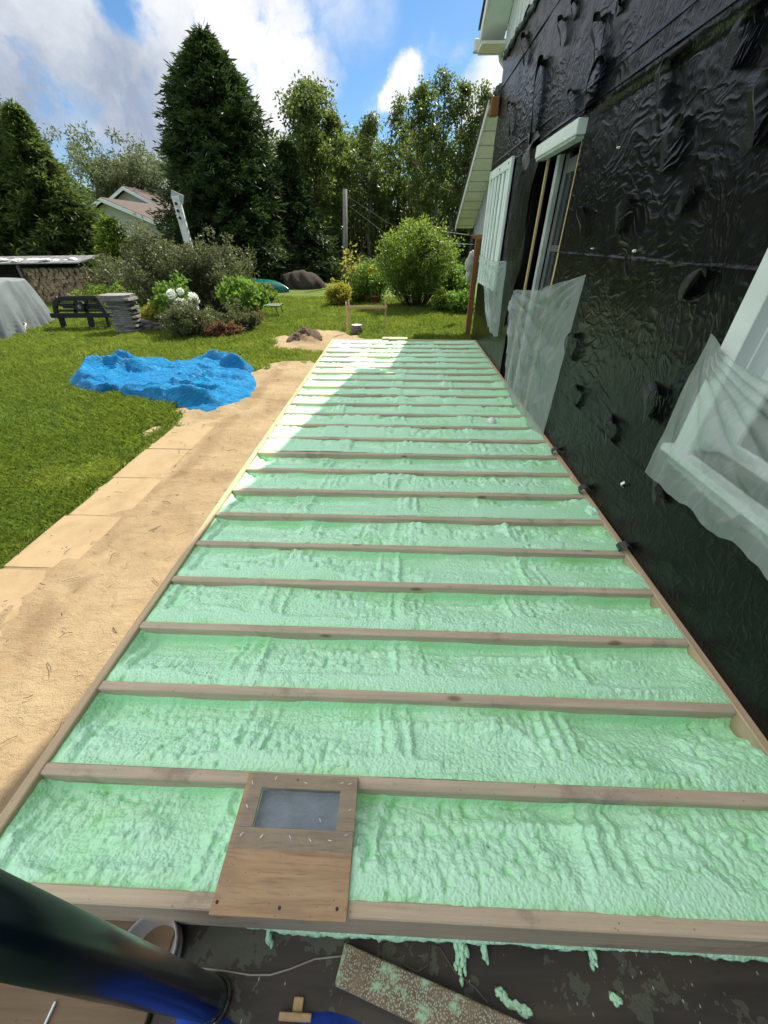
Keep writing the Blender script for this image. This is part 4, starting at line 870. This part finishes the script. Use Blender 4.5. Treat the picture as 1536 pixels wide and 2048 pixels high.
# concrete pier, soil, batter boards
p = onz(714, 668, G); CP = thing('concrete_pier', 'round concrete pier with steel pins just past the far rim of the deck', 'pier', (p[0], p[1], G))
mb = MB(); mb.lathe((p[0], p[1], G-.05), [(.125, 0), (.125, .24), (.12, .245)], 28); mb.build('body', simple('form_tube', (.14, .12, .10), .9, var=.3), CP, True)
MB().lathe((p[0], p[1], G+.194), [(.117, 0), (.116, .004)], 28).build('cap', simple('fresh_concrete', (.52, .49, .43), .9, var=.15), CP)
for dx in (-.06, .05): MB().tube([(p[0]+dx, p[1], G+.19), (p[0]+dx, p[1], G+.26)], .006, 6).build('pin', M['iron'], CP)
mb = MB()
for i in range(120):
    a, r_ = random.uniform(0, 6.28), min(.27, abs(random.gauss(0, .15))); blobmesh(mb, (-2.0+r_*math.cos(a)*1.3, 8.75+r_*math.sin(a), G+.05+.22*max(0, 1-r_/.30)), random.uniform(.012, .045), (1.2, 1, .8), 6, i, .95)
blobmesh(mb, (-2.0, 8.75, G+.02), .27, (1.3, 1.1, .8), 14, 77, .5)
one('soil_heap', mb, simple('dark_soil', (.13, .085, .055), .95, var=.4, sc=20, bump=.8, bd=.02), 'small heap of dark clods in the dug sandy patch', 'soil heap', (-2.0, 8.75, G), smooth=True)
BB = thing('batter_board', 'pale timber batter board of stakes and a cross rail on the lawn behind the deck', 'batter board', tuple(onz(696, 668, G)))
for (x, y0, y1, Y) in ((695.5, 670, 604, 9.62), (700, 660, 600, 10.3), (771, 655, 600, 10.35)):
    q, t_ = at(x, y0, Y), at(x, y1, Y); q[2] = G-.02; MB().bar(q, (q[0], q[1], t_[2]), .035, .035, (0, 1, 0), .003).build('stake', M['stake'], BB)
MB().bar(at(694, 614.5, 10.26), at(774, 614.5, 10.31), .02, .06, (0, 0, 1), .003).build('rail', wood('raw_rail', (.62, .44, .24), axis=0, knots=False), BB)
def lounger():
    p = onz(526, 634, G); root = thing('sun_lounger', 'slatted green lounger with a dark thin frame on the far lawn', 'lounger', tuple(p)); m = simple('lounger_frame', (.03, .05, .04), .4, .3); ms = simple('lounger_slat', (.26, .31, .22), .5)
    x0, x1, y0, y1, z = p[0]-.45, p[0]+.50, p[1]-.0, p[1]+.50, G+.26
    for y in (y0, y1): MB().tube([(x0-.15, y, z+.45), (x0-.05, y, z+.02), (x0+.1, y, z), (x1, y, z)], .015, 6).build('side_rail', m, root)
    for i in range(10): xx = x0+.12+i*.085; MB().box(xx, xx+.035, y0, y1, z+.005, z+.025).build('slat', ms, root)
    for (x, y) in ((x0+.1, y0), (x0+.1, y1), (x1-.1, y0), (x1-.1, y1)): MB().tube([(x, y, z), (x+(.06 if x > p[0] else -.06), y, G)], .013, 6).build('leg', m, root)
    MB().box(x0-.17, x0-.10, y0, y1, z+.40, z+.43).build('headrest', m, root)
lounger()
def canoe():
    p = onz(556, 583, G); Lh, n_, k_ = 2.1, 40, 20; V = []; c = np.array([p[0]-1.55, p[1]+.2, G])
    for i in range(n_+1):
        s = -1+2*i/n_; b_ = .46*(1-abs(s)**2.4)**.8; h_ = .44*(1-abs(s)**5*.75)
        for j in range(k_+1):
            a = math.pi*j/k_; V.append((c[0]+s*Lh, c[1]-math.cos(a)*b_-s*.5, c[2]+math.sin(a)**.7*h_+.02))
    F = [[i*(k_+1)+j, i*(k_+1)+j+1, (i+1)*(k_+1)+j+1, (i+1)*(k_+1)+j] for i in range(n_) for j in range(k_)]
    root = thing('canoe', 'upturned green canoe under the edge of the big cedar', 'canoe', tuple(c))
    npmesh('hull', np.array(V), F, simple('canoe_green', (.008, .13, .10), .25, var=.15, sc=3, bump=0), root, True)
    MB().tube([(c[0]+(-1+2*i/n_)*Lh, c[1]-(-1+2*i/n_)*.5-.46*(1-abs(-1+2*i/n_)**2.4)**.8, G+.03) for i in range(n_+1)], .018, 6).build('gunwale', simple('gunwale_dark', (.02, .03, .03), .4), root, True)
canoe()
mb = MB(); p = onz(592, 582, G); blobmesh(mb, (p[0]+.1, p[1]+1.3, G+.05), .75, (1.3, 1, .8), 22, 4, .35)
one('compost_mound', mb, simple('shaded_brown_mound', (.035, .024, .017), .95, var=.5, sc=10, bump=.9, bd=.03), 'brown mound in shade behind the tip of the canoe', 'mound', (p[0], p[1]+1, G), smooth=True)  # the mound's shade is put into its brown
p = at(690, 572, 20.8); UP = thing('utility_pole', 'slim grey wooden pole on the lawn before the dark woods', 'pole', (p[0], 20.8, G))
t_ = at(690, 378, 20.8); MB().tube([(p[0], 20.8, G-.1), (t_[0], 20.8, t_[2])], [.12, .09], 12).build('shaft', simple('weathered_pole', (.17, .16, .15), .85, var=.3, sc=9), UP, True)
MB().tube([(p[0]-.02, 20.68, 1.2), (p[0]-.02, 20.62, 1.22), (p[0]+.05, 20.6, 1.18)], .03, 6).build('hook', M['steel'], UP)
for (a, b, l) in (((694, 392), (900, 505), 'dark overhead wire from the grey pole down to the porch'), ((695, 410), (870, 520), 'lower wire from the grey pole towards the porch')):
    A_, B_ = at(*a, 20.7), at(*b, 12.5); one('overhead_wire', MB().tube([A_, (A_+B_)/2-np.array([0, 0, .12]), B_], .008, 5), M['strap'], l, 'wire', tuple(A_))
for (a, b, l) in (((880, 462), (952, 472), 'thin clothesline running under the porch eave'), ((880, 485), (948, 489), 'second thin clothesline lower by the porch post')):
    A_, B_ = at(*a, 16.0), at(*b, 10.2); one('clothesline', MB().tube([A_, B_], .006, 5), simple('pale_line', (.4, .4, .4), .5), l, 'clothesline', tuple(A_))
# bird board
a_, b_ = at(351, 392, 17.0), at(372, 470, 17.0); BD = thing('bird_board', 'leaning white post with round dark holes and a small cap behind the shrubs', 'birdhouse', (b_[0]+.3, 17.0, G)); dv = (a_-b_)/np.linalg.norm(a_-b_); q = b_-dv*1.95
q[2] = G-.05; MB().bar(q, a_, .26, .10, (0, 1, 0), .006).build('post', simple('peeling_white', (.66, .67, .64), .7, var=.2, sc=10), BD)
for t in (.80, .865, .93): c = q+(a_-q)*t; MB().tube([c+np.array([0, -.10, 0]), c+np.array([0, -.137, 0])], .045, 12).build('hole', M['dark'], BD)
MB().bar(a_+np.array([-.14, 0, .05]), a_+np.array([.25, 0, -.11]), .26, .04, (0, 1, 0)).build('cap', M['greytrim'], BD)
# little things in the flower bed
p = onz(745, 606, G); one('grey_lantern', MB().lathe(p, [(.08, 0), (.10, .02), (.10, .30), (.12, .31), (.05, .40), (.02, .43)], 14), simple('grey_tin', (.25, .27, .28), .5, .5), 'grey tin lantern standing in the flower bed left of the big bush', 'lantern', tuple(p))
for (px, py, r_, l) in ((733, 606, .14, 'left terracotta pot at the foot of the flower bed'), (752, 607, .17, 'right terracotta pot below the grey lantern')):
    p = onz(px, py, G); one('terracotta_pot', MB().lathe(p, [(r_*.65, 0), (r_*.9, .20), (r_, .205), (r_, .25), (r_*.88, .25), (r_*.8, .2), (0, .19)], 18, True, False), simple('terracotta', (.30, .10, .05), .85), l, 'pot', tuple(p), smooth=True)
p = at(942, 525, 11.5); mb = MB(); blobmesh(mb, p, .16, (.7, .4, 1.4), 12, 9, .5); blobmesh(mb, p-np.array([.02, 0, .28]), .12, (.6, .4, 1.4), 10, 12, .5)
one('hanging_cloth', mb, simple('pale_cloth', (.55, .54, .50), .9), 'pale cloth hanging behind the porch post', 'cloth', tuple(p), smooth=True)

# ------------------------------------------------------------------ neighbour's house and far pole
def neighbour():
    Y = 32.0; ap, el, er = at(210, 399, Y), at(160, 437, Y), at(312, 446, Y); root = thing('neighbour_house', 'cream sided neighbour house with brown gable roofs behind the shrubs', 'house', (ap[0], Y+4, G))
    def f_side(t, b):
        p_ = t.pos(); s = t.n.new('ShaderNodeSeparateXYZ'); t.l.new(p_, s.inputs[0]); fz = t.math('FRACT', t.math('MULTIPLY', s.outputs[2], 6.5)); c = t.mix(t.math('LESS_THAN', fz, .10), (.56, .54, .44), (.36, .35, .29)); t.set(b, 'Base Color', c); t.set(b, 'Roughness', .6)
        t.set(b, 'Normal', t.bump(fz, .4, .02))
    ms = mat('cream_siding', f_side); mp = simple('cream_gable', (.55, .53, .44), .7, var=.08)
    def gable(x0, xa, x1, za, z0, z1, y0, y1, front):
        MB().prism([(x0+.35, y0, G), (x1-.35, y0, G), (x1-.35, y0, z1), (x0+.35, y0, z0)], (0, y1-y0, 0)).build('wall', ms, root)
        MB().prism([(x0+.3, y0-.02, z0-.05), (x1-.3, y0-.02, z1-.05), (xa, y0-.02, za-.12)], (0, .15, 0)).build('gable', mp, root)
        for (xe, ze) in ((x0, z0), (x1, z1)):
            MB().prism([(xe, y0-.45, ze), (xa, y0-.45, za), (xa, y0-.45, za+.10), (xe, y0-.45, ze+.10)], (0, y1-y0+.45, 0)).build('roof', M['roof'], root)
            MB().prism([(xe, y0-.50, ze-.16), (xa, y0-.50, za-.16), (xa, y0-.50, za+.06), (xe, y0-.50, ze+.06)], (0, .045, 0)).build('fascia', M['trim'], root)
    gable(el[0], ap[0], er[0]+1.2, ap[2], el[2]-.0, er[2]-.35, Y, 38.5, True)
    Y2 = 38.6; a2 = at(252, 376, Y2); gable(a2[0]-4.2, a2[0], a2[0]+5.0, a2[2], a2[2]-2.2, a2[2]-2.4, Y2, 46, False)
    w0, w1 = at(233, 484, Y-.03), at(252, 457, Y-.03); wf_ = MB().box(w0[0]-.08, w1[0]+.08, Y-.07, Y-.005, w0[2]-.08, w1[2]+.08).build('window', M['trim'], root); MB().box(w0[0], w1[0], Y-.09, Y-.071, w0[2], w1[2]).build('pane', simple('pale_glass', (.22, .27, .30), .15), wf_)
    MB().prism([(er[0]-1.2, 40, 3.2), (er[0]+.6, 40, 3.2), (er[0]+.6, 40, 3.3), (er[0]-1.2, 40, 3.3)], (0, 1, 0)).build('vent', M['dark'], root)
neighbour()
p = at(230, 385, 50); t_ = at(212, 328, 50); CPo = thing('crossarm_pole', 'far utility pole with a crossarm above the neighbour roof', 'pole', (p[0], 50, G)); dv = (t_-p)/np.linalg.norm(t_-p)
q = p-dv*4.5; MB().tube([q, t_], [.22, .14], 8).build('shaft', M['greytrim'], CPo); c = at(213, 334, 49.8); MB().bar(c-np.array([.95, 0, 0]), c+np.array([.95, 0, 0]), .16, .16).build('crossarm', M['bark'], CPo)

# ------------------------------------------------------------------ plants
def rnd_dirs(n): d = rng.normal(size=(n, 3)); return d/np.linalg.norm(d, axis=1)[:, None]
def leafquads(P, L_, W_, d=None, jitter=.35):
    n = len(P); d = rnd_dirs(n) if d is None else d/np.linalg.norm(d, axis=1)[:, None]; s = np.cross(d, rnd_dirs(n)); s /= np.linalg.norm(s, axis=1)[:, None]+1e-9
    l = (L_*(1-jitter/2+jitter*rng.random(n)))[:, None]; w_ = (W_*(1-jitter/2+jitter*rng.random(n)))[:, None]
    V = np.empty((n, 4, 3)); V[:, 0] = P; V[:, 1] = P+d*l*.55+s*w_*.5; V[:, 2] = P+d*l; V[:, 3] = P+d*l*.45-s*w_*.5
    return V.reshape(-1, 3)
def crown(name, V, mat_, parent, tint): return npmesh(name, V, np.arange(len(V)).reshape(-1, 4), mat_, parent, attrs={'tint': np.clip(tint, 0, 1)})
def clumps(centers, radii, per, squash=.8):
    cs = np.repeat(np.array(centers), per, axis=0); rs = np.repeat(np.array(radii), per)[:, None]; n = len(cs); d = rnd_dirs(n)*(rng.random(n)[:, None]**.45); d[:, 2] *= squash
    t = np.repeat(rng.random(len(centers)), per)*.55+rng.random(n)*.45
    return cs+d*rs, d, t
def cedar(label, base, H_, prof, lean, lmat, nb=900, spr=8, droop=.5, blade=.34, seed=0, name='cedar_tree'):
    base = np.array(base, float); root = thing(name, label, 'tree', tuple(base)); top = base+np.array([lean, 0, H_])
    MB().tube([base-np.array([0, 0, .2]), base+(top-base)*.5, top-np.array([0, 0, .3])], [.30, .16, .02], 10).build('trunk', M['bark'], root, True)
    t = rng.random(nb)**.85*.97+.03; az = rng.random(nb)*2*np.pi; r = np.interp(t, *prof)*(.80+.30*rng.random(nb)+.14*np.sin(az*3+t*9+seed)+.10*np.sin(az*7-t*23))
    o = base+(top-base)*t[:, None]; out = np.stack([np.cos(az), np.sin(az), 0*az], 1); P = []; Dd = []; TT = []
    for k in range(spr):
        s = .38+.66*(k+rng.random(nb))/spr; c = o+out*(r*s)[:, None]; c[:, 2] += -droop*r*s**2*.55+.10*r*s**6+rng.normal(0, .06, nb); bt = rng.random(nb)*.4+.35*s
        for j in range(6):
            ang = az+rng.normal(0, .75, nb); dz = -.55*droop-.1+rng.normal(0, .40, nb)+.55*(s > .93); d = np.stack([np.cos(ang), np.sin(ang), dz], 1)
            P.append(c+rng.normal(0, .07, (nb, 3))); Dd.append(d); TT.append(bt+rng.random(nb)*.25)
    P = np.concatenate(P); Dd = np.concatenate(Dd); TT = np.concatenate(TT); crown('crown', leafquads(P, blade, blade*.22, Dd), lmat, root, TT); return root
pc1 = ([0, .05, .15, .35, .55, .75, .88, .95, 1], [2.3, 2.75, 2.9, 2.55, 2.2, 1.75, 1.15, .62, .10])
cedar('tall dark cedar towering in the centre left of the garden', (-8.0, 21.3, G), 7.85, pc1, .55, L['cedar'], 1250, 14, .55, .27, 1)
pc2 = ([0, .1, .3, .5, .7, .85, .95, 1], [3.4, 3.7, 3.3, 2.8, 2.1, 1.4, .75, .10])
cedar('broad cedar at the left edge behind the firewood rack', (-16.4, 19.2, G), 7.1, pc2, .2, L['cedar2'], 1100, 13, .5, .29, 2)
cedar('narrow second top of cedar foliage beside the left edge cedar', (-13.9, 18.6, G), 5.5, ([0, .2, .5, .8, 1], [2.1, 2.0, 1.5, .6, .05]), .2, L['cedar2'], 450, 11, .5, .27, 3)
cedar('small yellow green spruce in front of the neighbour house', (-10.7, 16.9, G), 2.35, ([0, .2, .5, .8, 1], [1.05, 1.0, .72, .36, .03]), .15, L['shrub'], 300, 6, .35, .20, 4, 'spruce_tree')
cedar('dark cedar filling the gap beside the tall cedar', (-5.3, 23.0, G), 5.2, ([0, .2, .5, .8, 1], [2.0, 1.9, 1.4, .6, .05]), .1, L['cedar'], 450, 11, .6, .28, 5)
def poplar(label, base, H_, Rm, nb, per, lmat, name='poplar_tree', t0=.18, leaf=.15, width=None, crad=.42, trunk=.11, stems=1, lean=0.0, bark='palebark', up=.9, lasp=.55):
    H_ -= .5*Rm*up; per = int(per*1.35); base = np.array(base, float); root = thing(name, label, 'tree', tuple(base)); mb = MB(); cen = []; rad = []
    for s_ in range(stems):
        a0 = rng.random()*6.28; off = np.array([math.cos(a0), math.sin(a0), 0])*(.25*(s_ > 0)); tl = base+off; h_ = H_*(1-.12*s_*rng.random()); tops = tl+np.array([lean+off[0]*3, off[1]*3, h_])
        bend = np.array([rng.normal(0, .12), rng.normal(0, .12), 0]); pts = [tl-np.array([0, 0, .2]), tl+(tops-tl)*.3+bend, tl+(tops-tl)*.65-bend, tops]; mb.tube(pts, [trunk, trunk*.8, trunk*.5, .012], 7)
        for i in range(nb):
            t = t0+(1-t0)*((i+rng.random())/nb); p = tl+(tops-tl)*t; a = rng.random()*6.28; r = Rm*np.interp(t, [t0, .35, .6, .85, 1.0], [.55, .9, 1.0, .62, .10])*(.55+.6*rng.random()); q = p+np.array([math.cos(a)*r, math.sin(a)*r, r*up*(.5+.6*rng.random())])
            m_ = (p+q)/2-np.array([0, 0, .08*r]); mb.tube([p, m_, q], [.028*(1.15-t), .018*(1.15-t), .006], 4, False)
            for f_ in (.45, .72, 1.0): cen.append(p+(q-p)*f_+rng.normal(0, .10, 3)); rad.append(crad*(.55+.6*rng.random()))
    mb.build('trunk', M[bark], root, True); P, d, t = clumps(cen, rad, per); dd = d*.5+rnd_dirs(len(P))+np.array([0, 0, -.35]); crown('crown', leafquads(P, leaf, leaf*lasp, dd), lmat, root, t); return root
def P_(px, Y): p = at(px, 500, Y); return (p[0], Y, G)
def Ht(px, py, Y): return at(px, py, Y)[2]-G
poplar('tall dense dark tree just right of the tall cedar', P_(632, 25), Ht(610, 128, 25), 1.75, 52, 62, L['poplar'], t0=.12, leaf=.17, crad=.55, lean=.35)
poplar('slender tree with a low top left of the grey pole', P_(672, 26.5), Ht(665, 165, 26.5)*.93, 1.3, 40, 46, L['poplar'], t0=.15, leaf=.16, crad=.45, lean=.2)
poplar('short airy tree in the dip of the tree line above the grey pole', P_(742, 28), Ht(742, 208, 28), 1.25, 36, 34, L['poplar'], t0=.3, leaf=.15, crad=.42)
poplar('light thin tree between the dip and the tall alders', P_(795, 30), Ht(800, 180, 30), 1.1, 34, 30, L['poplar'], t0=.3, leaf=.15, crad=.40)
poplar('tall alder with its top against the small white cloud', P_(832, 26), Ht(838, 146, 26), 1.15, 40, 36, L['poplar'], t0=.28, leaf=.15, crad=.42)
poplar('tallest alder of the right group with a sparse twiggy top', P_(868, 26.8), Ht(868, 118, 26.8), 1.0, 40, 25, L['poplar'], t0=.25, leaf=.14, crad=.38)
poplar('alder left of the porch eave with an even rounded top', P_(900, 27.5), Ht(902, 140, 27.5), 1.15, 40, 32, L['poplar'], t0=.28, leaf=.15, crad=.42)
poplar('alder partly hidden by the porch roof', P_(938, 28.3), Ht(945, 150, 28.3), 1.2, 40, 30, L['poplar'], t0=.28, leaf=.15, crad=.42)
poplar('alder at the house corner showing over the porch roof', P_(975, 27), Ht(980, 162, 27), 1.15, 38, 32, L['poplar'], t0=.28, leaf=.15, crad=.42)
poplar('pale feathery willow rising left of the tall cedar', P_(300, 44), Ht(270, 285, 44), 4.3, 60, 60, L['willow'], 'willow_tree', .15, .34, crad=.9, trunk=.25, stems=2, up=1.25, lasp=.3)
poplar('pale willow far behind the left cedar', P_(135, 52), Ht(150, 335, 52), 4.0, 50, 56, L['willow'], 'willow_tree', .15, .36, crad=1.0, trunk=.25, stems=2, up=1.2, lasp=.3)
poplar('small bright tree between the left cedar and the neighbour roof', P_(140, 33), Ht(140, 368, 33), 2.0, 40, 50, L['bright'], 'garden_tree', .15, .22, crad=.6, trunk=.12)
poplar('far tree beside the crossarm pole', P_(205, 60), Ht(205, 372, 60), 3.2, 40, 46, L['willow'], 'garden_tree', .15, .40, crad=1.1, trunk=.2)
# the wood behind reads as one mass
n = 2300; cx_ = rng.uniform(-13, 14, n); cyy = rng.uniform(28.5, 37, n); cz = G+rng.random(n)**1.5*np.where(cx_ > -5, 6.6, 6.4)+.2; P, d, t = clumps(np.stack([cx_, cyy, cz], 1), rng.uniform(.45, .9, n), 48)
mbw = MB()
for i in range(60): x, y = rng.uniform(-8, 12), rng.uniform(28, 34); mbw.tube([(x, y, G), (x+rng.normal(0, .2), y, rng.uniform(3, 6.5))], [.09, .03], 5, False)
o = crown('woods', leafquads(P, .24, .14, d*.4+rnd_dirs(len(P))), L['poplar'], None, t*.85); tag(o, 'dark woods behind the garden trees', 'woods', kind='stuff')
tag(mbw.build('woods_stems', M['bark']), 'thin dark stems of the woods behind the garden', 'woods', kind='stuff')
n = 420; ang = rng.uniform(-2.2, 1.35, n); rr_ = rng.uniform(62, 90, n); P, d, t = clumps(np.stack([np.sin(ang)*rr_, np.cos(ang)*rr_, G+rng.random(n)*5.0], 1), rng.uniform(1.5, 3.0, n), 46)
tag(crown('far_woods', leafquads(P, .9, .6), L['willow'], None, t), 'pale far belt of trees beyond the houses', 'woods', kind='stuff')
n = 260; cx_ = rng.uniform(-7.5, 9, n); P, d, t = clumps(np.stack([cx_, rng.uniform(22.6, 27, n), G+rng.random(n)*.8], 1), rng.uniform(.3, .55, n), 60)
tag(crown('undergrowth', leafquads(P, .16, .10), L['poplar'], None, t*.5), 'low dark undergrowth along the edge of the woods', 'undergrowth', kind='stuff')
def shrub(label, px, py, pw, ph, lmat, leaf=.05, name='garden_shrub', nst=26, per=52, cr=.16, spread=1.0, vase=.5, lasp=.5, tip=True, cat='shrub', stem='bark', tw=.014, dens=(.35, .6, .85, 1.0), roundness=1.0):
    """px, py: foot; pw: width, ph: height (all in photograph pixels at the foot's distance)"""
    p = onz(px, py, G); Y = p[1]; lw = abs(at(px+pw/2, py-ph*.6, Y)[0]-at(px-pw/2, py-ph*.6, Y)[0])/2; top = at(px, py-ph, Y); h_ = top[2]-G; root = thing(name, label, cat, tuple(p)); mb = MB(); cen = []; rad = []; dx = (top[0]-p[0])*0
    for i in range(nst):
        a = rng.random()*6.28; e = rng.random()**.6; q = p+np.array([math.cos(a)*lw*e*spread, math.sin(a)*lw*e*spread*.9, h_*(1-.42*roundness*e**2.2)*(.72+.28*rng.random())]); s0 = p+np.array([math.cos(a), math.sin(a), 0])*lw*e*vase*.5
        m_ = s0*.5+q*.5+np.array([math.cos(a), math.sin(a), 0])*lw*.10+rng.normal(0, .04, 3)*h_; mb.tube([s0-np.array([0, 0, .05]), m_, q], [tw, tw*.7, .003], 5, False)
        for f_ in dens:
            c = (s0*(1-f_)**2+2*m_*f_*(1-f_)+q*f_**2); cen.append(c+rng.normal(0, cr*.5, 3)); rad.append(cr*(.6+.7*rng.random())*h_**.3)
    mb.build('stem', M[stem], root, True); cen = np.array(cen); cen[:, 2] = np.maximum(cen[:, 2], G+.06); P, d, t = clumps(cen, rad, per); P[:, 2] = np.maximum(P[:, 2], G+.01); dd = d*.6+rnd_dirs(len(P))+np.array([0, 0, .25])
    crown('foliage', leafquads(P, leaf*1.1, leaf*1.1*lasp, dd), lmat, root, t); return root, cen
shrub('big rounded bush lit from behind on the lawn beyond the deck', 830, 612, 155, 172, L['shrub'], .075, 'big_bush', 95, 60, .20, vase=.55, lasp=.5, roundness=.75)
shrub('loose grey green apple shrub in front of the neighbour house', 335, 632, 150, 178, L['olive'], .07, 'apple_shrub', 52, 44, .17, vase=.35, tw=.022, dens=(.5, .7, .88, 1.0))
shrub('rounded grey green shrub right of the white blooms', 455, 628, 150, 160, L['olive'], .07, 'apple_shrub', 56, 46, .17, vase=.3, tw=.022, dens=(.45, .65, .85, 1.0))
shrub('grey green shrub low behind the stacked pavers', 245, 606, 120, 90, L['olive'], .07, 'garden_shrub', 34, 50, .2, vase=.6)
shrub('grey green shrub joining the two apple shrubs', 395, 625, 90, 130, L['olive'], .07, 'garden_shrub', 30, 54, .2, vase=.4, tw=.02)
shrub('bright green leafy clump on reddish stems near the lounger', 492, 648, 75, 88, L['bright'], .10, 'leafy_clump', 26, 34, .16, vase=.7, dens=(.75, .9, 1.0), cat='plant', lasp=.6)
shrub('golden low shrub beside the stacked pavers', 330, 655, 62, 52, L['gold'], .05, 'golden_shrub', 28, 60, .11, vase=.7)
h_, hc = shrub('hydrangea with round white blooms among the shrubs', 372, 655, 80, 92, L['bright'], .085, 'hydrangea', 26, 34, .15, vase=.6, cat='plant', lasp=.7)
for (x, y, r_) in ((343, 589, 9), (361, 583, 6), (357, 605, 8), (368, 606, 8), (386, 595, 9), (388, 608, 7), (380, 615, 8), (389, 616, 7), (392, 601, 6)):
    c = at(x, y, onz(372, 655, G)[1]-.42); n = 240; d = rnd_dirs(n); P = c+d*(r_*.0105)*(.8+.2*rng.random(n))[:, None]; crown('bloom', leafquads(P, .035, .035, d*.3+rnd_dirs(n)), L['bloom'], h_, rng.random(n))
shrub('low dark shrub at the lawn edge under the white blooms', 385, 672, 95, 62, L['olive'], .05, 'low_shrub', 34, 56, .13, vase=.7)
shrub('bronze leaved ground plant at the lawn edge', 448, 672, 70, 22, L['rust'], .06, 'ground_plant', 30, 34, .08, vase=.9, cat='plant')
shrub('low green shrub left of the lounger foot', 478, 662, 80, 44, L['olive'], .05, 'low_shrub', 28, 50, .12, vase=.8)
shrub('dry grassy tuft by the lounger', 508, 652, 36, 40, L['rust'], .09, 'dry_tuft', 20, 22, .07, vase=.8, lasp=.2, cat='plant')
shrub('leafy low plants behind the fork plate', 215, 618, 110, 44, L['shrub'], .07, 'low_plants', 34, 44, .14, vase=.9, cat='plant')
shrub('yellow green low shrub behind the paver stack', 262, 612, 90, 40, L['bright'], .07, 'low_shrub', 30, 44, .13, vase=.9)
shrub('broad leaved plant in front of the canoe', 522, 606, 60, 34, L['shrub'], .12, 'broad_leaf_plant', 24, 26, .14, vase=.8, cat='plant', lasp=.8)
shrub('round clipped yellow green bush on the lawn left of the batter board', 679, 612, 48, 44, L['gold'], .05, 'round_bush', 40, 60, .12, vase=.8)
shrub('yellow flowering bush between the sapling and the big bush', 742, 604, 78, 78, L['bright'], .08, 'flower_bush', 34, 44, .17, vase=.7)
shrub('low green mound plant right of the round bush', 718, 606, 44, 30, L['shrub'], .06, 'low_plant', 22, 44, .11, vase=.8, cat='plant')
shrub('bright leafy shrub between the big bush and the porch post', 908, 606, 64, 72, L['bright'], .09, 'leafy_shrub', 32, 40, .17, vase=.7)
shrub('low bright plant at the foot of the porch post', 918, 626, 60, 34, L['bright'], .09, 'low_plant', 26, 34, .13, vase=.9, cat='plant', lasp=.65)
shrub('light green weed patch right of the big bush', 880, 622, 36, 40, L['shrub'], .08, 'weed_patch', 22, 30, .12, vase=.9, cat='plant')
r_, c_ = shrub('young sapling with a few large pale leaves beside the grey pole', 712, 600, 46, 108, L['gold'], .15, 'sapling', 7, 5, .14, vase=.1, tw=.016, dens=(.55, .75, .9, 1.0), cat='tree', stem='palebark', lasp=.45)
n = 90; c = at(738, 548, onz(742, 604, G)[1]-.3); P = c+rng.normal(0, .16, (n, 3)); tag(crown('yellow_flowers', leafquads(P, .06, .06), L['orange'], None, rng.random(n)), 'cluster of yellow flowers on top of the flowering bush', 'flowers')
